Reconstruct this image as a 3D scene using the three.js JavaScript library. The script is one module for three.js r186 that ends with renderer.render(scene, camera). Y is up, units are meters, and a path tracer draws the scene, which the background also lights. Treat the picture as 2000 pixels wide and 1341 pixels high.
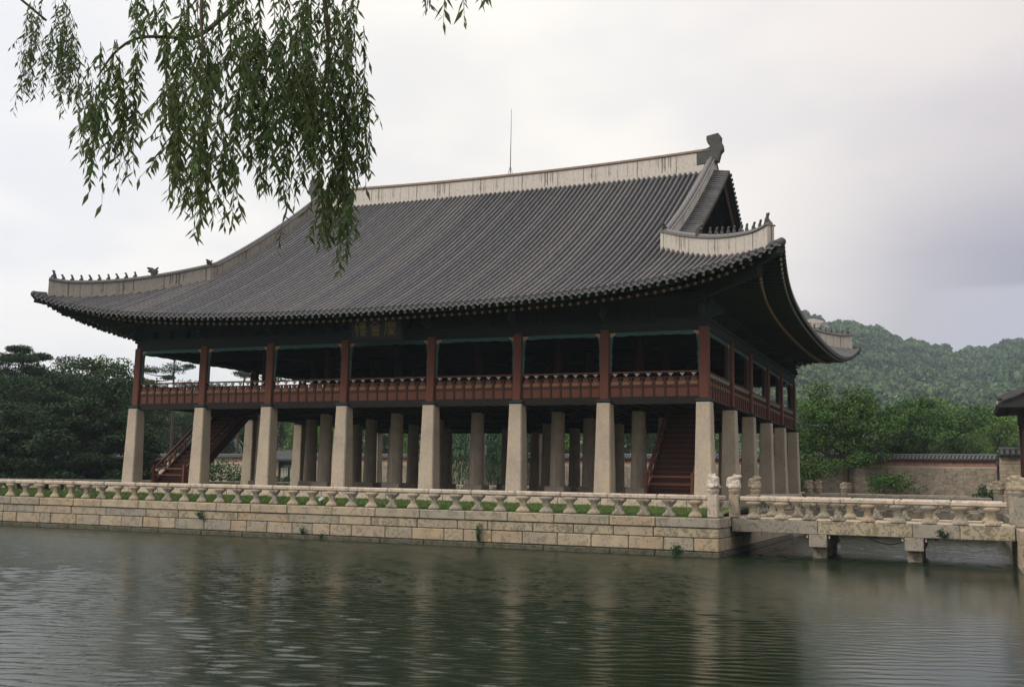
import * as THREE from 'three';
import { mergeGeometries } from 'three/addons/utils/BufferGeometryUtils.js';
import { MarchingCubes } from 'three/addons/objects/MarchingCubes.js';

// ---------------------------------------------------------------- camera, sky, sun, exposure
const scene = new THREE.Scene();
const camera = new THREE.PerspectiveCamera(36.12, 1024 / 686, 0.1, 9000);
camera.position.set(11.0646, 0.697, 49.3262);
camera.rotation.set(0.1306, 0.4032, 0.0191, 'YXZ');
camera.updateMatrixWorld(true);

function rngOf(seed) {
  let a = seed >>> 0;
  return () => { a = (a + 0x6D2B79F5) | 0; let t = Math.imul(a ^ (a >>> 15), 1 | a); t = (t + Math.imul(t ^ (t >>> 7), 61 | t)) ^ t; return ((t ^ (t >>> 14)) >>> 0) / 4294967296; };
}
function hash2(x, y, s) { let h = Math.imul(x, 374761393) + Math.imul(y, 668265263) + Math.imul(s, 1274126177) | 0; h = Math.imul(h ^ (h >>> 13), 1274126177); return ((h ^ (h >>> 16)) >>> 0) / 4294967296; }
function vnoise(x, y, p, s) {               // value noise, period p (0 = none)
  const xi = Math.floor(x), yi = Math.floor(y), fx = x - xi, fy = y - yi;
  const w = (v) => p ? ((v % p) + p) % p : v;
  const u = fx * fx * (3 - 2 * fx), v = fy * fy * (3 - 2 * fy);
  const a = hash2(w(xi), w(yi), s), b = hash2(w(xi + 1), w(yi), s), c = hash2(w(xi), w(yi + 1), s), d = hash2(w(xi + 1), w(yi + 1), s);
  return a + (b - a) * u + (c - a) * v + (a - b - c + d) * u * v;
}
function fbm(x, y, p, s, oct = 4) { let r = 0, a = 0.5, n = 0; for (let i = 0; i < oct; i++) { r += a * vnoise(x, y, p, s + i * 7); n += a; a *= 0.5; x *= 2; y *= 2; p *= 2; } return r / n; }
const clamp = (v, a = 0, b = 1) => Math.min(b, Math.max(a, v));
const sstep = (a, b, v) => { const t = clamp((v - a) / (b - a)); return t * t * (3 - 2 * t); };
const lerp = (a, b, t) => a + (b - a) * t;

const sunDir = new THREE.Vector3(-0.52, 0.66, 0.60).normalize();
{
  const W = 1536, H = 768, data = new Float32Array(W * H * 4);
  for (let j = 0; j < H; j++) for (let i = 0; i < W; i++) {
    const el = ((j + 0.5) / H - 0.5) * Math.PI, az = ((i + 0.5) / W - 0.5) * 2 * Math.PI;
    const y = Math.sin(el), x = Math.cos(el) * Math.cos(az), z = Math.cos(el) * Math.sin(az);
    const yaw = Math.atan2(x, -z);
    // cloud layer coordinates on a plane far overhead
    const k = 1 / (Math.max(y, 0) + 0.16), cx = x * k, cz = z * k;
    const n1 = fbm(cx * 1.3 + 31, cz * 1.3 + 17, 0, 5, 5), n2 = fbm(cx * 3.1 + 3, cz * 3.1 + 9, 0, 15, 5);
    const puff = sstep(0.40, 0.60, n1 * 0.65 + n2 * 0.35);
    // the bright western side and the grey violet bank of cloud to the north-east
    let d = sstep(-0.36, 0.10, yaw) * (1 - sstep(1.5, 2.6, yaw));
    const low = 1 - sstep(0.04, 0.36, el + (n1 - 0.5) * 0.22);
    const bank = d * (0.60 + 0.36 * low);
    const up = sstep(0.1, 1.3, el);
    let r = 0.845, g = 0.81, b = 0.76;
    r -= 0.105 * (1 - puff); g -= 0.085 * (1 - puff); b -= 0.045 * (1 - puff);
    const left = sstep(-0.45, -0.95, yaw) * (1 - sstep(-2.4, -1.6, -Math.abs(yaw)) * 0);
    r -= 0.01 * left; g += 0.01 * left; b += 0.055 * left;
    const gr = bank * (0.86 + 0.3 * (0.5 - n2));
    r = lerp(r, 0.46, gr * 0.80); g = lerp(g, 0.405, gr * 0.84); b = lerp(b, 0.435, gr * 0.80);
    const blue = d * sstep(0.40, 0.12, el) * sstep(-0.27, 0.06, yaw);
    r = lerp(r, 0.235, blue * 0.88); g = lerp(g, 0.25, blue * 0.88); b = lerp(b, 0.335, blue * 0.88);
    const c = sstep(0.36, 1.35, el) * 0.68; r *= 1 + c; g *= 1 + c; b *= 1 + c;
    const s = Math.max(0, x * sunDir.x + y * sunDir.y + z * sunDir.z), glow = 0.55 * Math.pow(s, 7);
    r *= 1 + glow * 1.05; g *= 1 + glow * 0.98; b *= 1 + glow * 0.86;
    if (el < 0) { const t = sstep(0, -0.25, el); r *= 1 - 0.6 * t; g *= 1 - 0.6 * t; b *= 1 - 0.6 * t; }
    data.set([r, g, b, 1], (j * W + i) * 4);
  }
  const sky = new THREE.DataTexture(data, W, H, THREE.RGBAFormat, THREE.FloatType);
  sky.mapping = THREE.EquirectangularReflectionMapping; sky.magFilter = THREE.LinearFilter; sky.minFilter = THREE.LinearFilter; sky.needsUpdate = true;
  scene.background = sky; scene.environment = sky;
}
scene.fog = new THREE.FogExp2(new THREE.Color(0.56, 0.67, 0.78), 0.00023);
const sun = new THREE.DirectionalLight(new THREE.Color(1, 0.90, 0.76), 1.5);
sun.position.copy(sunDir).multiplyScalar(140).add(new THREE.Vector3(-14, 0, -5)); sun.target.position.set(-14, 4, -5);
sun.castShadow = true; sun.shadow.radius = 42; sun.shadow.mapSize.set(4096, 4096);
Object.assign(sun.shadow.camera, { left: -75, right: 75, top: 75, bottom: -75, near: 1, far: 320 });
scene.add(sun, sun.target);

const renderer = new THREE.WebGLRenderer({ antialias: true });
renderer.toneMapping = THREE.LinearToneMapping; renderer.toneMappingExposure = 1.27;
renderer.shadowMap.enabled = true; renderer.setSize(1024, 686);

// ---------------------------------------------------------------- helpers
const V = (x, y, z) => new THREE.Vector3(x, y, z);
const used = new Map();
function numbered(name) { const n = used.get(name) || 0; used.set(name, n + 1); return n ? name + '_' + String(n).padStart(3, '0') : name; }
function tag(o, label, category, group) { o.userData.label = label; o.userData.category = category; if (group) o.userData.group = group; return o; }
function thing(name, label, category, pos, group) { const g = new THREE.Group(); g.name = numbered(name); if (pos) g.position.set(...pos); scene.add(g); return tag(g, label, category, group); }
function struct(name, geo, mat, kind = 'structure') { const m = new THREE.Mesh(geo, mat); m.name = numbered(name); m.userData.kind = kind; m.castShadow = m.receiveShadow = true; scene.add(m); return m; }
function part(name, geo, mat, parent, pos) { const m = new THREE.Mesh(geo, mat); m.name = name; m.castShadow = m.receiveShadow = true; if (pos) m.position.set(...pos); parent.add(m); return m; }
function sub(name, parent, pos) { const g = new THREE.Group(); g.name = name; if (pos) g.position.set(...pos); parent.add(g); return g; }
function boxUV(g, ox = 0, oy = 0) {
  if (g.index) g = g.toNonIndexed();
  const p = g.attributes.position, uv = new Float32Array(p.count * 2), a = V(0, 0, 0), b = V(0, 0, 0), c = V(0, 0, 0);
  for (let i = 0; i < p.count; i += 3) {
    a.fromBufferAttribute(p, i); b.fromBufferAttribute(p, i + 1); c.fromBufferAttribute(p, i + 2);
    const n = b.clone().sub(a).cross(c.clone().sub(a)), x = Math.abs(n.x), y = Math.abs(n.y), z = Math.abs(n.z);
    [a, b, c].forEach((q, k) => { const [u, v] = x > y && x > z ? [q.z, q.y] : y > z ? [q.x, q.z] : [q.x, q.y]; uv[(i + k) * 2] = u + ox; uv[(i + k) * 2 + 1] = v + oy; });
  }
  g.setAttribute('uv', new THREE.BufferAttribute(uv, 2));
  return g;
}
function fromTris(pos, col) { const g = new THREE.BufferGeometry(); g.setAttribute('position', new THREE.BufferAttribute(new Float32Array(pos), 3)); if (col) g.setAttribute('color', new THREE.BufferAttribute(new Float32Array(col), 3)); g.computeVertexNormals(); return g; }
function chamfer(w, h, d, c = 0.02, ox = 0, oy = 0) {     // box with bevelled edges, centred
  const H = [w / 2, h / 2, d / 2]; c = Math.min(c, H[0] * 0.6, H[1] * 0.6, H[2] * 0.6);
  const P = (ax, s) => V(...[0, 1, 2].map((k) => s[k] * (k === ax ? H[k] : H[k] - c)));
  const out = [];
  const tri = (a, b, e) => { const n = b.clone().sub(a).cross(e.clone().sub(a)), m = a.clone().add(b).add(e); if (n.dot(m) < 0) [b, e] = [e, b]; out.push(a.x, a.y, a.z, b.x, b.y, b.z, e.x, e.y, e.z); };
  const quad = (a, b, e, f) => { tri(a, b, e); tri(a, e, f); };
  for (let ax = 0; ax < 3; ax++) { const u = (ax + 1) % 3, v = (ax + 2) % 3; for (const s of [-1, 1]) { const S = (p, q) => { const r = [0, 0, 0]; r[ax] = s; r[u] = p; r[v] = q; return P(ax, r); }; quad(S(-1, -1), S(1, -1), S(1, 1), S(-1, 1)); } 
    for (const p of [-1, 1]) for (const q of [-1, 1]) { const S = (w2, t) => { const r = [0, 0, 0]; r[u] = p; r[v] = q; r[ax] = t; return P(w2, r); }; quad(S(u, -1), S(u, 1), S(v, 1), S(v, -1)); } }
  for (const x of [-1, 1]) for (const y of [-1, 1]) for (const z of [-1, 1]) tri(P(0, [x, y, z]), P(1, [x, y, z]), P(2, [x, y, z]));
  return boxUV(fromTris(out), ox, oy);
}
const at0 = (g, x, y, z) => g.translate(x, y, z);
function box(w, h, d, x = 0, y = 0, z = 0) { return boxUV(new THREE.BoxGeometry(w, h, d).translate(x, y, z)); }
function merge(list) { return mergeGeometries(list.map((g) => { g = g.index ? g.toNonIndexed() : g; for (const k of Object.keys(g.attributes)) if (!['position', 'normal', 'uv', 'color'].includes(k)) g.deleteAttribute(k); if (!g.attributes.uv) g = boxUV(g); return g; })); }
function mergeP(list) { return mergeGeometries(list.map((g) => { const q = (g.index ? g.toNonIndexed() : g.clone()); for (const k of Object.keys(q.attributes)) if (!['position', 'normal'].includes(k)) q.deleteAttribute(k); return q; })); }
function tint(g, r, gg, b) { const n = g.attributes.position.count, a = new Float32Array(n * 3); for (let i = 0; i < n; i++) a.set([r, gg, b], i * 3); g.setAttribute('color', new THREE.BufferAttribute(a, 3)); return g; }
function tube(pts, r0, r1, seg = 6, per = 3) {            // tapered tube through points
  const curve = new THREE.CatmullRomCurve3(pts), n = Math.max(2, (pts.length - 1) * per), g = new THREE.TubeGeometry(curve, n, 1, seg, false), p = g.attributes.position;
  const c = V(0, 0, 0), q = V(0, 0, 0);
  for (let i = 0; i <= n; i++) { curve.getPointAt(i / n, c); const r = lerp(r0, r1, i / n); for (let k = 0; k <= seg; k++) { const id = i * (seg + 1) + k; q.fromBufferAttribute(p, id).sub(c).multiplyScalar(r).add(c); p.setXYZ(id, q.x, q.y, q.z); } }
  return g;
}
function beam(a, b, w, h) {                               // box between two points, h upright
  const L = a.distanceTo(b), g = new THREE.BoxGeometry(w, h, L), m = new THREE.Matrix4().lookAt(b, a, V(0, 1, 0)); m.setPosition(a.clone().add(b).multiplyScalar(0.5));
  return boxUV(g).applyMatrix4(m);
}
function at(px, py, D) {                                  // point seen at a place in the 2000 x 1341 photograph, D metres away over the ground
  const v = V(px / 1000 - 1, 1 - py / 670.5, 0.5); camera.aspect = 2000 / 1341; camera.updateProjectionMatrix(); v.unproject(camera).sub(camera.position);
  return camera.position.clone().addScaledVector(v, D / Math.hypot(v.x, v.z));
}
function blob(parts, k, res, half, cy = 0) {              // smooth union of tapered capsules, meshed
  const mc = new MarchingCubes(res, new THREE.MeshBasicMaterial(), false, false, 60000); mc.isolation = 0;
  const h = res / 2;
  for (let z = 0; z < res; z++) for (let y = 0; y < res; y++) for (let x = 0; x < res; x++) {
    const X = (x - h) / h * half, Y = (y - h) / h * half + cy, Z = (z - h) / h * half; let d = 9;
    for (const [ax, ay, az, bx, by, bz, r0, r1] of parts) {
      const ux = bx - ax, uy = by - ay, uz = bz - az, l = ux * ux + uy * uy + uz * uz, t = l ? clamp(((X - ax) * ux + (Y - ay) * uy + (Z - az) * uz) / l) : 0;
      const e = Math.hypot(X - ax - ux * t, Y - ay - uy * t, Z - az - uz * t) - lerp(r0, r1, t), hh = clamp(0.5 + 0.5 * (d - e) / k);
      d = lerp(d, e, hh) - k * hh * (1 - hh);
    }
    mc.field[x + y * res + z * res * res] = -d;
  }
  mc.update();
  const g = new THREE.BufferGeometry(), n = mc.count;
  g.setAttribute('position', new THREE.BufferAttribute(mc.positionArray.slice(0, n * 3), 3)); g.setAttribute('normal', new THREE.BufferAttribute(mc.normalArray.slice(0, n * 3), 3));
  g.scale(half, half, half); g.translate(0, cy, 0);
  return boxUV(g);
}
// ---------------------------------------------------------------- materials
function dataTex(n, m, fn, srgb, metres = 1, metresV = metres) {
  const d = new Uint8Array(n * m * 4);
  for (let j = 0; j < m; j++) for (let i = 0; i < n; i++) { const c = fn(i / n, j / m, i, j), o = (j * n + i) * 4; for (let k = 0; k < 3; k++) d[o + k] = 255 * clamp(srgb ? (c[k] <= 0.0031308 ? c[k] * 12.92 : 1.055 * Math.pow(c[k], 1 / 2.4) - 0.055) : c[k]); d[o + 3] = 255; }
  const t = new THREE.DataTexture(d, n, m); t.wrapS = t.wrapT = THREE.RepeatWrapping; t.magFilter = THREE.LinearFilter; t.minFilter = THREE.LinearMipmapLinearFilter; t.generateMipmaps = true;
  if (srgb) t.colorSpace = THREE.SRGBColorSpace; t.repeat.set(1 / metres, 1 / metresV); t.needsUpdate = true; return t;
}
const rough = (color, r = 0.85, extra = {}) => { const m = new THREE.MeshStandardMaterial({ roughness: r, ...extra }); m.color.setRGB(...color); return m; };
// weathered granite: speckle, rusty and lichen-grey patches with their own outline
const graniteFn = (s, dirt) => (u, v) => {
  const sp = hash2(Math.floor(u * 512), Math.floor(v * 512), s), p1 = fbm(u * 5, v * 5, 5, s, 5), p2 = fbm(u * 9, v * 9, 9, s + 40, 4), p3 = fbm(u * 30, v * 30, 30, s + 80, 3);
  let k = 0.86 + 0.28 * (sp - 0.5) + 0.36 * (p1 - 0.5) + 0.22 * (p3 - 0.5);
  const lich = sstep(0.565 - dirt * 0.09, 0.64 - dirt * 0.08, p2 * 0.42 + p3 * 0.58) * (0.5 + 0.2 * dirt), rust = sstep(0.55, 0.7, p1) * 0.35;
  let r = k, g = k * (1 - 0.05 * rust), b = k * (1 - 0.25 * rust);
  r = lerp(r, 0.30, lich); g = lerp(g, 0.31, lich); b = lerp(b, 0.27, lich);
  return [r, g, b];
};
const gTex = dataTex(512, 512, graniteFn(3, 0.3), true, 2.4), gTexD = dataTex(512, 512, graniteFn(11, 1.1), true, 2.4);
const gBump = dataTex(512, 512, (u, v) => { const k = 0.5 + 0.5 * (fbm(u * 12, v * 12, 12, 2, 4) - 0.5) + 0.25 * (hash2(Math.floor(u * 256), Math.floor(v * 256), 4) - 0.5); return [k, k, k]; }, false, 2.4);
const colFn = (D) => (u, v) => { const sp = hash2(Math.floor(u * 512), Math.floor(v * 512), 61), p1 = fbm(u * 3, v * 3, 3, 62, 5), p3 = fbm(u * 40, v * 40, 40, 63, 3), run = sstep(0.60 - D, 0.74 - D, fbm(u * 14, v * 2, 14, 66, 3)) * sstep(0.5, 0.62, p3) * 0.45; let k = 0.86 + 0.24 * (sp - 0.5) + 0.34 * (p1 - 0.5) + 0.3 * (p3 - 0.5); const rust = sstep(0.52, 0.68, p1) * 0.4; return [lerp(k, 0.32, run), lerp(k * (1 - 0.06 * rust), 0.30, run), lerp(k * (1 - 0.22 * rust), 0.25, run)]; };
const cTex = dataTex(512, 512, colFn(0), true, 3.1), cTexD = dataTex(512, 512, colFn(0.12), true, 3.1);
const granite = (c, t = gTex) => rough(c, 0.88, { map: t, bumpMap: gBump, bumpScale: 0.012 });
const G = {
  stones: [granite([0.39, 0.32, 0.232]), granite([0.43, 0.35, 0.252]), granite([0.35, 0.30, 0.228]), granite([0.40, 0.312, 0.212]), granite([0.32, 0.285, 0.23]), granite([0.39, 0.33, 0.235], gTexD)],
  dark: granite([0.30, 0.265, 0.21], gTexD),
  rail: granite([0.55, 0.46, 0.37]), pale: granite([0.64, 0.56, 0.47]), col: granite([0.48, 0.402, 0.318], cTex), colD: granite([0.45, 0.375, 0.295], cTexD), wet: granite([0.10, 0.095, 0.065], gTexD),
};
const plasterTex = dataTex(1024, 128, (u, v) => {           // dried drip marks running down old lime plaster
  const st = fbm(u * 110, 0.5, 110, 8, 3), len = 0.3 + 0.9 * vnoise(u * 90, 3.5, 90, 6), on = sstep(0.56, 0.70, st) * sstep(1 - len, 1.02 - len + 0.25, v), pt = sstep(0.5, 0.8, fbm(u * 90, v * 9, 90, 21, 5)) * 0.3, gr = hash2(Math.floor(u * 1024), Math.floor(v * 128), 7);
  const k = 0.9 + 0.1 * gr, m = clamp(on * 0.8 + pt); return [lerp(k, 0.24, m), lerp(k * 0.975, 0.225, m), lerp(k * 0.95, 0.19, m)];
}, true, 8, 1.3);
const plaster = rough([0.54, 0.505, 0.475], 0.9, { map: plasterTex }), plasterOld = rough([0.31, 0.29, 0.26], 0.9, { map: plasterTex }), plasterHip = rough([0.46, 0.43, 0.39], 0.9, { map: plasterTex });
const tileTex = dataTex(256, 256, (u, v) => { const a = fbm(u * 8, v * 8, 8, 31, 4), b = hash2(Math.floor(u * 256), Math.floor(v * 256), 9), t = hash2(Math.floor(u * 5), Math.floor(v * 6), 19), k = 0.62 + 0.42 * a + 0.2 * (b - 0.5) + 0.42 * t * t, m = sstep(0.58, 0.7, fbm(u * 14, v * 14, 14, 37, 3)) * 0.4; return [lerp(k, 0.85, m), lerp(k * 0.99, 0.80, m), lerp(k, 0.75, m)]; }, true, 1.7);
const T = { rows: [[0.100, 0.099, 0.103], [0.120, 0.117, 0.117], [0.082, 0.083, 0.09], [0.135, 0.128, 0.124], [0.092, 0.094, 0.102], [0.110, 0.106, 0.105]].map((c) => rough(c, 0.62, { map: tileTex })), base: rough([0.016, 0.016, 0.018], 0.8, { map: tileTex }), disc: rough([0.075, 0.076, 0.082], 0.7, { map: tileTex }), cap: rough([0.20, 0.15, 0.115], 0.8, { map: tileTex }), dark: rough([0.06, 0.062, 0.06], 0.8, { map: tileTex }) };
const woodTex = dataTex(256, 256, (u, v) => { const g1 = fbm(u * 40, v * 3, 0, 51, 3), k = 0.75 + 0.5 * (fbm(u * 24, v * 2, 24, 52, 3)) * (0.6 + 0.4 * g1), w = sstep(0.6, 0.75, fbm(u * 10, v * 6, 10, 57, 4)) * 0.35; return [lerp(k, 0.7, w), lerp(k, 0.75, w), lerp(k, 0.8, w)]; }, true, 1.2);
const wood = (c, r = 0.75) => rough(c, r, { map: woodTex });
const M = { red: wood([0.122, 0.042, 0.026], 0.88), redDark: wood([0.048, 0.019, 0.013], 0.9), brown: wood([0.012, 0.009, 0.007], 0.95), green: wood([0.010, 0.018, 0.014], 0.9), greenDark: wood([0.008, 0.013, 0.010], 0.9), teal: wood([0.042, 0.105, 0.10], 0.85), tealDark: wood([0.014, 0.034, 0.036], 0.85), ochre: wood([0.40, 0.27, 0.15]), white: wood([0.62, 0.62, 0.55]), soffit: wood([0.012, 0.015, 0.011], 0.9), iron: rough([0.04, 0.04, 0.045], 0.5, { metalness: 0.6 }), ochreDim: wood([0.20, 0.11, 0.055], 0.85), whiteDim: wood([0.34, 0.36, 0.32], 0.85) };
const paintV = rough([1, 1, 1], 0.8, { vertexColors: true });
const barkTex = dataTex(256, 256, (u, v) => { const k = 0.5 + 0.9 * (fbm(u * 22, v * 5, 22, 61, 4) - 0.2); return [k, k * 0.95, k * 0.9]; }, true, 0.8);
const bark = rough([0.075, 0.058, 0.042], 0.95, { map: barkTex }), pineBark = rough([0.13, 0.075, 0.05], 0.95, { map: barkTex });
const leafMat = rough([1, 1, 1], 0.95, { vertexColors: true, side: THREE.DoubleSide });
const willowMat = new THREE.MeshPhysicalMaterial({ color: 0xffffff, vertexColors: true, roughness: 0.9, side: THREE.DoubleSide, transmission: 0.42, specularIntensity: 0.4, thickness: 0 });
// ---------------------------------------------------------------- water, ground, island
const WY = -2.2034, R0 = rngOf(77);
{
  // ripples are real waves in the mesh; those too fine for it are the surface's roughness
  const rr = rngOf(5), calm = (x, z) => sstep(4.5, 9, z) * sstep(-4, 3.5, x - 2.6 - (z - 6) * 0.22 + 5 * (fbm(x * 0.15 + 9, z * 0.15 + 9, 0, 33, 3) - 0.5)),
    ruffle = dataTex(256, 256, (u, v) => { const x = -64.2 + 77.8 * u, z = 45.7 - 98.9 * v, k = lerp(0.29 - 0.10 * sstep(15, 29, z) - 0.07 * sstep(6, 2, z), 0.15, calm(x, z)) * (0.9 + 0.2 * fbm(x * 0.4 + 70, z * 0.4 + 70, 0, 35, 3)); return [k, k, k]; }, false, 1),
    water = new THREE.MeshPhysicalMaterial({ roughness: 1, roughnessMap: ruffle, ior: 1.33 }); water.color.setRGB(0.007, 0.016, 0.006);
  const big = []; for (let i = 0; i < 64; i++) { const lam = 0.125 * Math.pow(4.0, rr()), a = 1.17 + (rr() + rr() - 1) * 0.62, k = 6.2832 / lam; big.push([Math.cos(a) * k, Math.sin(a) * k, rr() * 6.283, 0.0023 * Math.pow(lam, 1.0)]); }
  const X0 = -64.2, X1 = 13.6, Z0 = -53.2, Z1 = 45.7, pos = [], uv = [], idx = [], xs = [], zs = [];
  for (let x = X0; x < X1; x += x > -16 ? 0.10 : x > -42 ? 0.13 : 0.6) xs.push(x); xs.push(X1);
  for (let z = Z1; z > Z0; z -= z > 39 ? 0.5 : z > 25 ? 0.055 : z > 6 ? 0.10 : z > -22 ? 0.16 : 0.7) zs.push(z); zs.push(Z0);
  zs.forEach((z) => xs.forEach((x) => {
    const pt = fbm(x * 0.09 + 40, z * 0.13 + 40, 0, 3, 4), amp = (0.65 + 0.7 * pt) * lerp(1.35, 0.40, calm(x, z)) * (1 + 0.7 * sstep(6, 2, z)) * (1 + 0.12 * sstep(16, 30, z)) * (1 + 0.2 * sstep(-8, -22, x)); let h = 0;
    for (const w of big) h += w[3] * Math.sin(w[0] * x + w[1] * z + w[2]);
    pos.push(x, WY + h * amp, z); uv.push((x + 64.2) / 77.8, (45.7 - z) / 98.9);
  }));
  const n = xs.length; for (let j = 0; j + 1 < zs.length; j++) for (let i = 0; i + 1 < n; i++) { const a = j * n + i, b = a + 1, c = a + n, d = c + 1; idx.push(a, b, c, b, d, c); }
  const g = new THREE.BufferGeometry(); g.setAttribute('position', new THREE.Float32BufferAttribute(pos, 3)); g.setAttribute('uv', new THREE.Float32BufferAttribute(uv, 2)); g.setIndex(idx); g.computeVertexNormals();
  struct('water', g, water);
}
const earthTex = dataTex(512, 512, (u, v) => { const p = fbm(u * 6, v * 6, 6, 71, 5), s = hash2(Math.floor(u * 512), Math.floor(v * 512), 2), k = 0.65 + 0.5 * p + 0.2 * (s - 0.5), m = sstep(0.48, 0.62, fbm(u * 10, v * 10, 10, 76, 4)); return [lerp(k, k * 0.45, m), lerp(k * 0.9, k * 0.62, m), lerp(k * 0.72, k * 0.3, m)]; }, true, 9);
const lawnTex = dataTex(512, 512, (u, v) => { const p = fbm(u * 8, v * 8, 8, 81, 5), s = hash2(Math.floor(u * 512), Math.floor(v * 512), 12), k = 0.6 + 0.6 * p + 0.35 * (s - 0.5), y = sstep(0.5, 0.66, fbm(u * 12, v * 12, 12, 88, 4)) * 0.5; return [k * (0.75 + y), k, k * (0.7 + 0.3 * y)]; }, true, 3);
{
  const s = new THREE.Shape([[-4500, -4500], [4500, -4500], [4500, 4500], [-4500, 4500]].map((p) => new THREE.Vector2(...p)));
  s.holes.push(new THREE.Path([[-64, -45.5], [13.3, -45.5], [13.3, 53], [-64, 53]].map((p) => new THREE.Vector2(...p))));
  struct('ground', boxUV(new THREE.ShapeGeometry(s).rotateX(-Math.PI / 2).translate(0, -0.66, 0)), rough([0.23, 0.20, 0.13], 0.95, { map: earthTex }));
}
function course(list, x0, x1, y0, y1, zf, depth, wmin, wmax, rng, make) {       // one row of stones, widths uneven
  let x = x0; while (x < x1 - 0.05) { let w = wmin + (wmax - wmin) * rng(); if (x + w > x1 - wmin * 0.5) w = x1 - x; make(x + w / 2, (y0 + y1) / 2, w - 0.026, Math.abs(y1 - y0) - 0.018, rng); x += w; }
}
const bankWall = thing('pond_wall', 'low stone wall along the far banks of the pond beneath the trees', 'retaining wall');
{
  const rng = rngOf(9), g = [];
  const side = (len, place) => { for (const [a, b, p] of [[-0.62, -1.03, 0.05], [-1.03, -1.5, 0], [-1.5, -2.5, 0]]) course(null, 0, len, b, a, 0, 1, 0.9, 2.2, rng, (x, y, w, h) => g.push(place(chamfer(w, h, 0.5, 0.02, rng() * 3, rng() * 3).translate(x, y, -0.25 + p)))); };
  side(77.3, (q) => q.translate(-64, 0, -53)); side(98.5, (q) => q.rotateY(Math.PI / 2).translate(-64, 0, 45.5)); side(77.3, (q) => q.rotateY(Math.PI).translate(13.3, 0, 45.5));
  side(38.6, (q) => q.rotateY(-Math.PI / 2).translate(13.3, 0, 6.9)); side(51, (q) => q.rotateY(-Math.PI / 2).translate(13.3, 0, -53));
  const m = part('stone_course', merge(g), G.stones[4], bankWall); m.userData.kind = 'stuff';
  side(0, (q) => q);
}
// stone embankment of the island
const isle = thing('stone_embankment', 'long beige granite block wall of the pavilion island rising from the water', 'retaining wall');
{
  const rng = rngOf(21);
  part('core', box(47.4, 2.4, 52.6, -22.25, -1.9, -20.75), G.wet, isle);
  const st = (x, y, w, h, z, pal) => part('stone', chamfer(w, h, 0.55, 0.028, rng() * 3, rng() * 3), pal || G.stones[rng() < 0.08 ? 5 : Math.floor(rng() * 5)], isle, [x, y + (rng() - 0.5) * 0.008, z - 0.275 + (rng() - 0.5) * 0.026]).rotateZ((rng() - 0.5) * 0.005);
  course(null, -46, 1.95, -1.035, -0.625, 6, 1, 1.9, 2.6, rng, (x, y, w, h) => st(x, y, w, h, 6.06));
  course(null, -46, 1.9, -1.45, -1.045, 6, 1, 1.3, 3.0, rng, (x, y, w, h) => st(x, y, w, h, 6.0, rng() < 0.42 ? G.stones[5] : null));
  course(null, -46, 1.9, -1.985, -1.455, 6, 1, 0.75, 1.9, rng, (x, y, w, h) => st(x, y, w, h, 6.0));
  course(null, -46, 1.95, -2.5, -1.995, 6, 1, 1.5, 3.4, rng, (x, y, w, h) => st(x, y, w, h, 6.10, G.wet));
  // the side towards the bridge
  const sd = (z, y, w, h, x, pal) => { const m = part('stone', chamfer(0.55, h, w, 0.018, rng() * 3, rng() * 3), pal || G.stones[Math.floor(rng() * 5)], isle, [x - 0.275, y, z]); return m; };
  const sideCourse = (a, b, wmin, wmax, x, pal) => course(null, -14, 5.45, b, a, 0, 1, wmin, wmax, rng, (z, y, w, h) => sd(z, y, w, h, x, pal));
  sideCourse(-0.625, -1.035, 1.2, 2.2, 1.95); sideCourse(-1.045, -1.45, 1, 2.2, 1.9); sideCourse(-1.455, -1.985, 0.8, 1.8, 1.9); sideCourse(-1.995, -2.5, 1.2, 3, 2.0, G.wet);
  const far = []; for (const [a, b] of [[-0.63, -1.03], [-1.05, -1.45], [-1.46, -2.5]]) course(null, -47, -14, b, a, 0, 1, 1, 2.2, rng, (z, y, w, h) => far.push(chamfer(0.5, h, w, 0.02, rng(), rng()).translate(1.66, y, z)));
  part('far_stones', merge(far), G.stones[2], isle).userData.kind = 'stuff';
}
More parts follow.
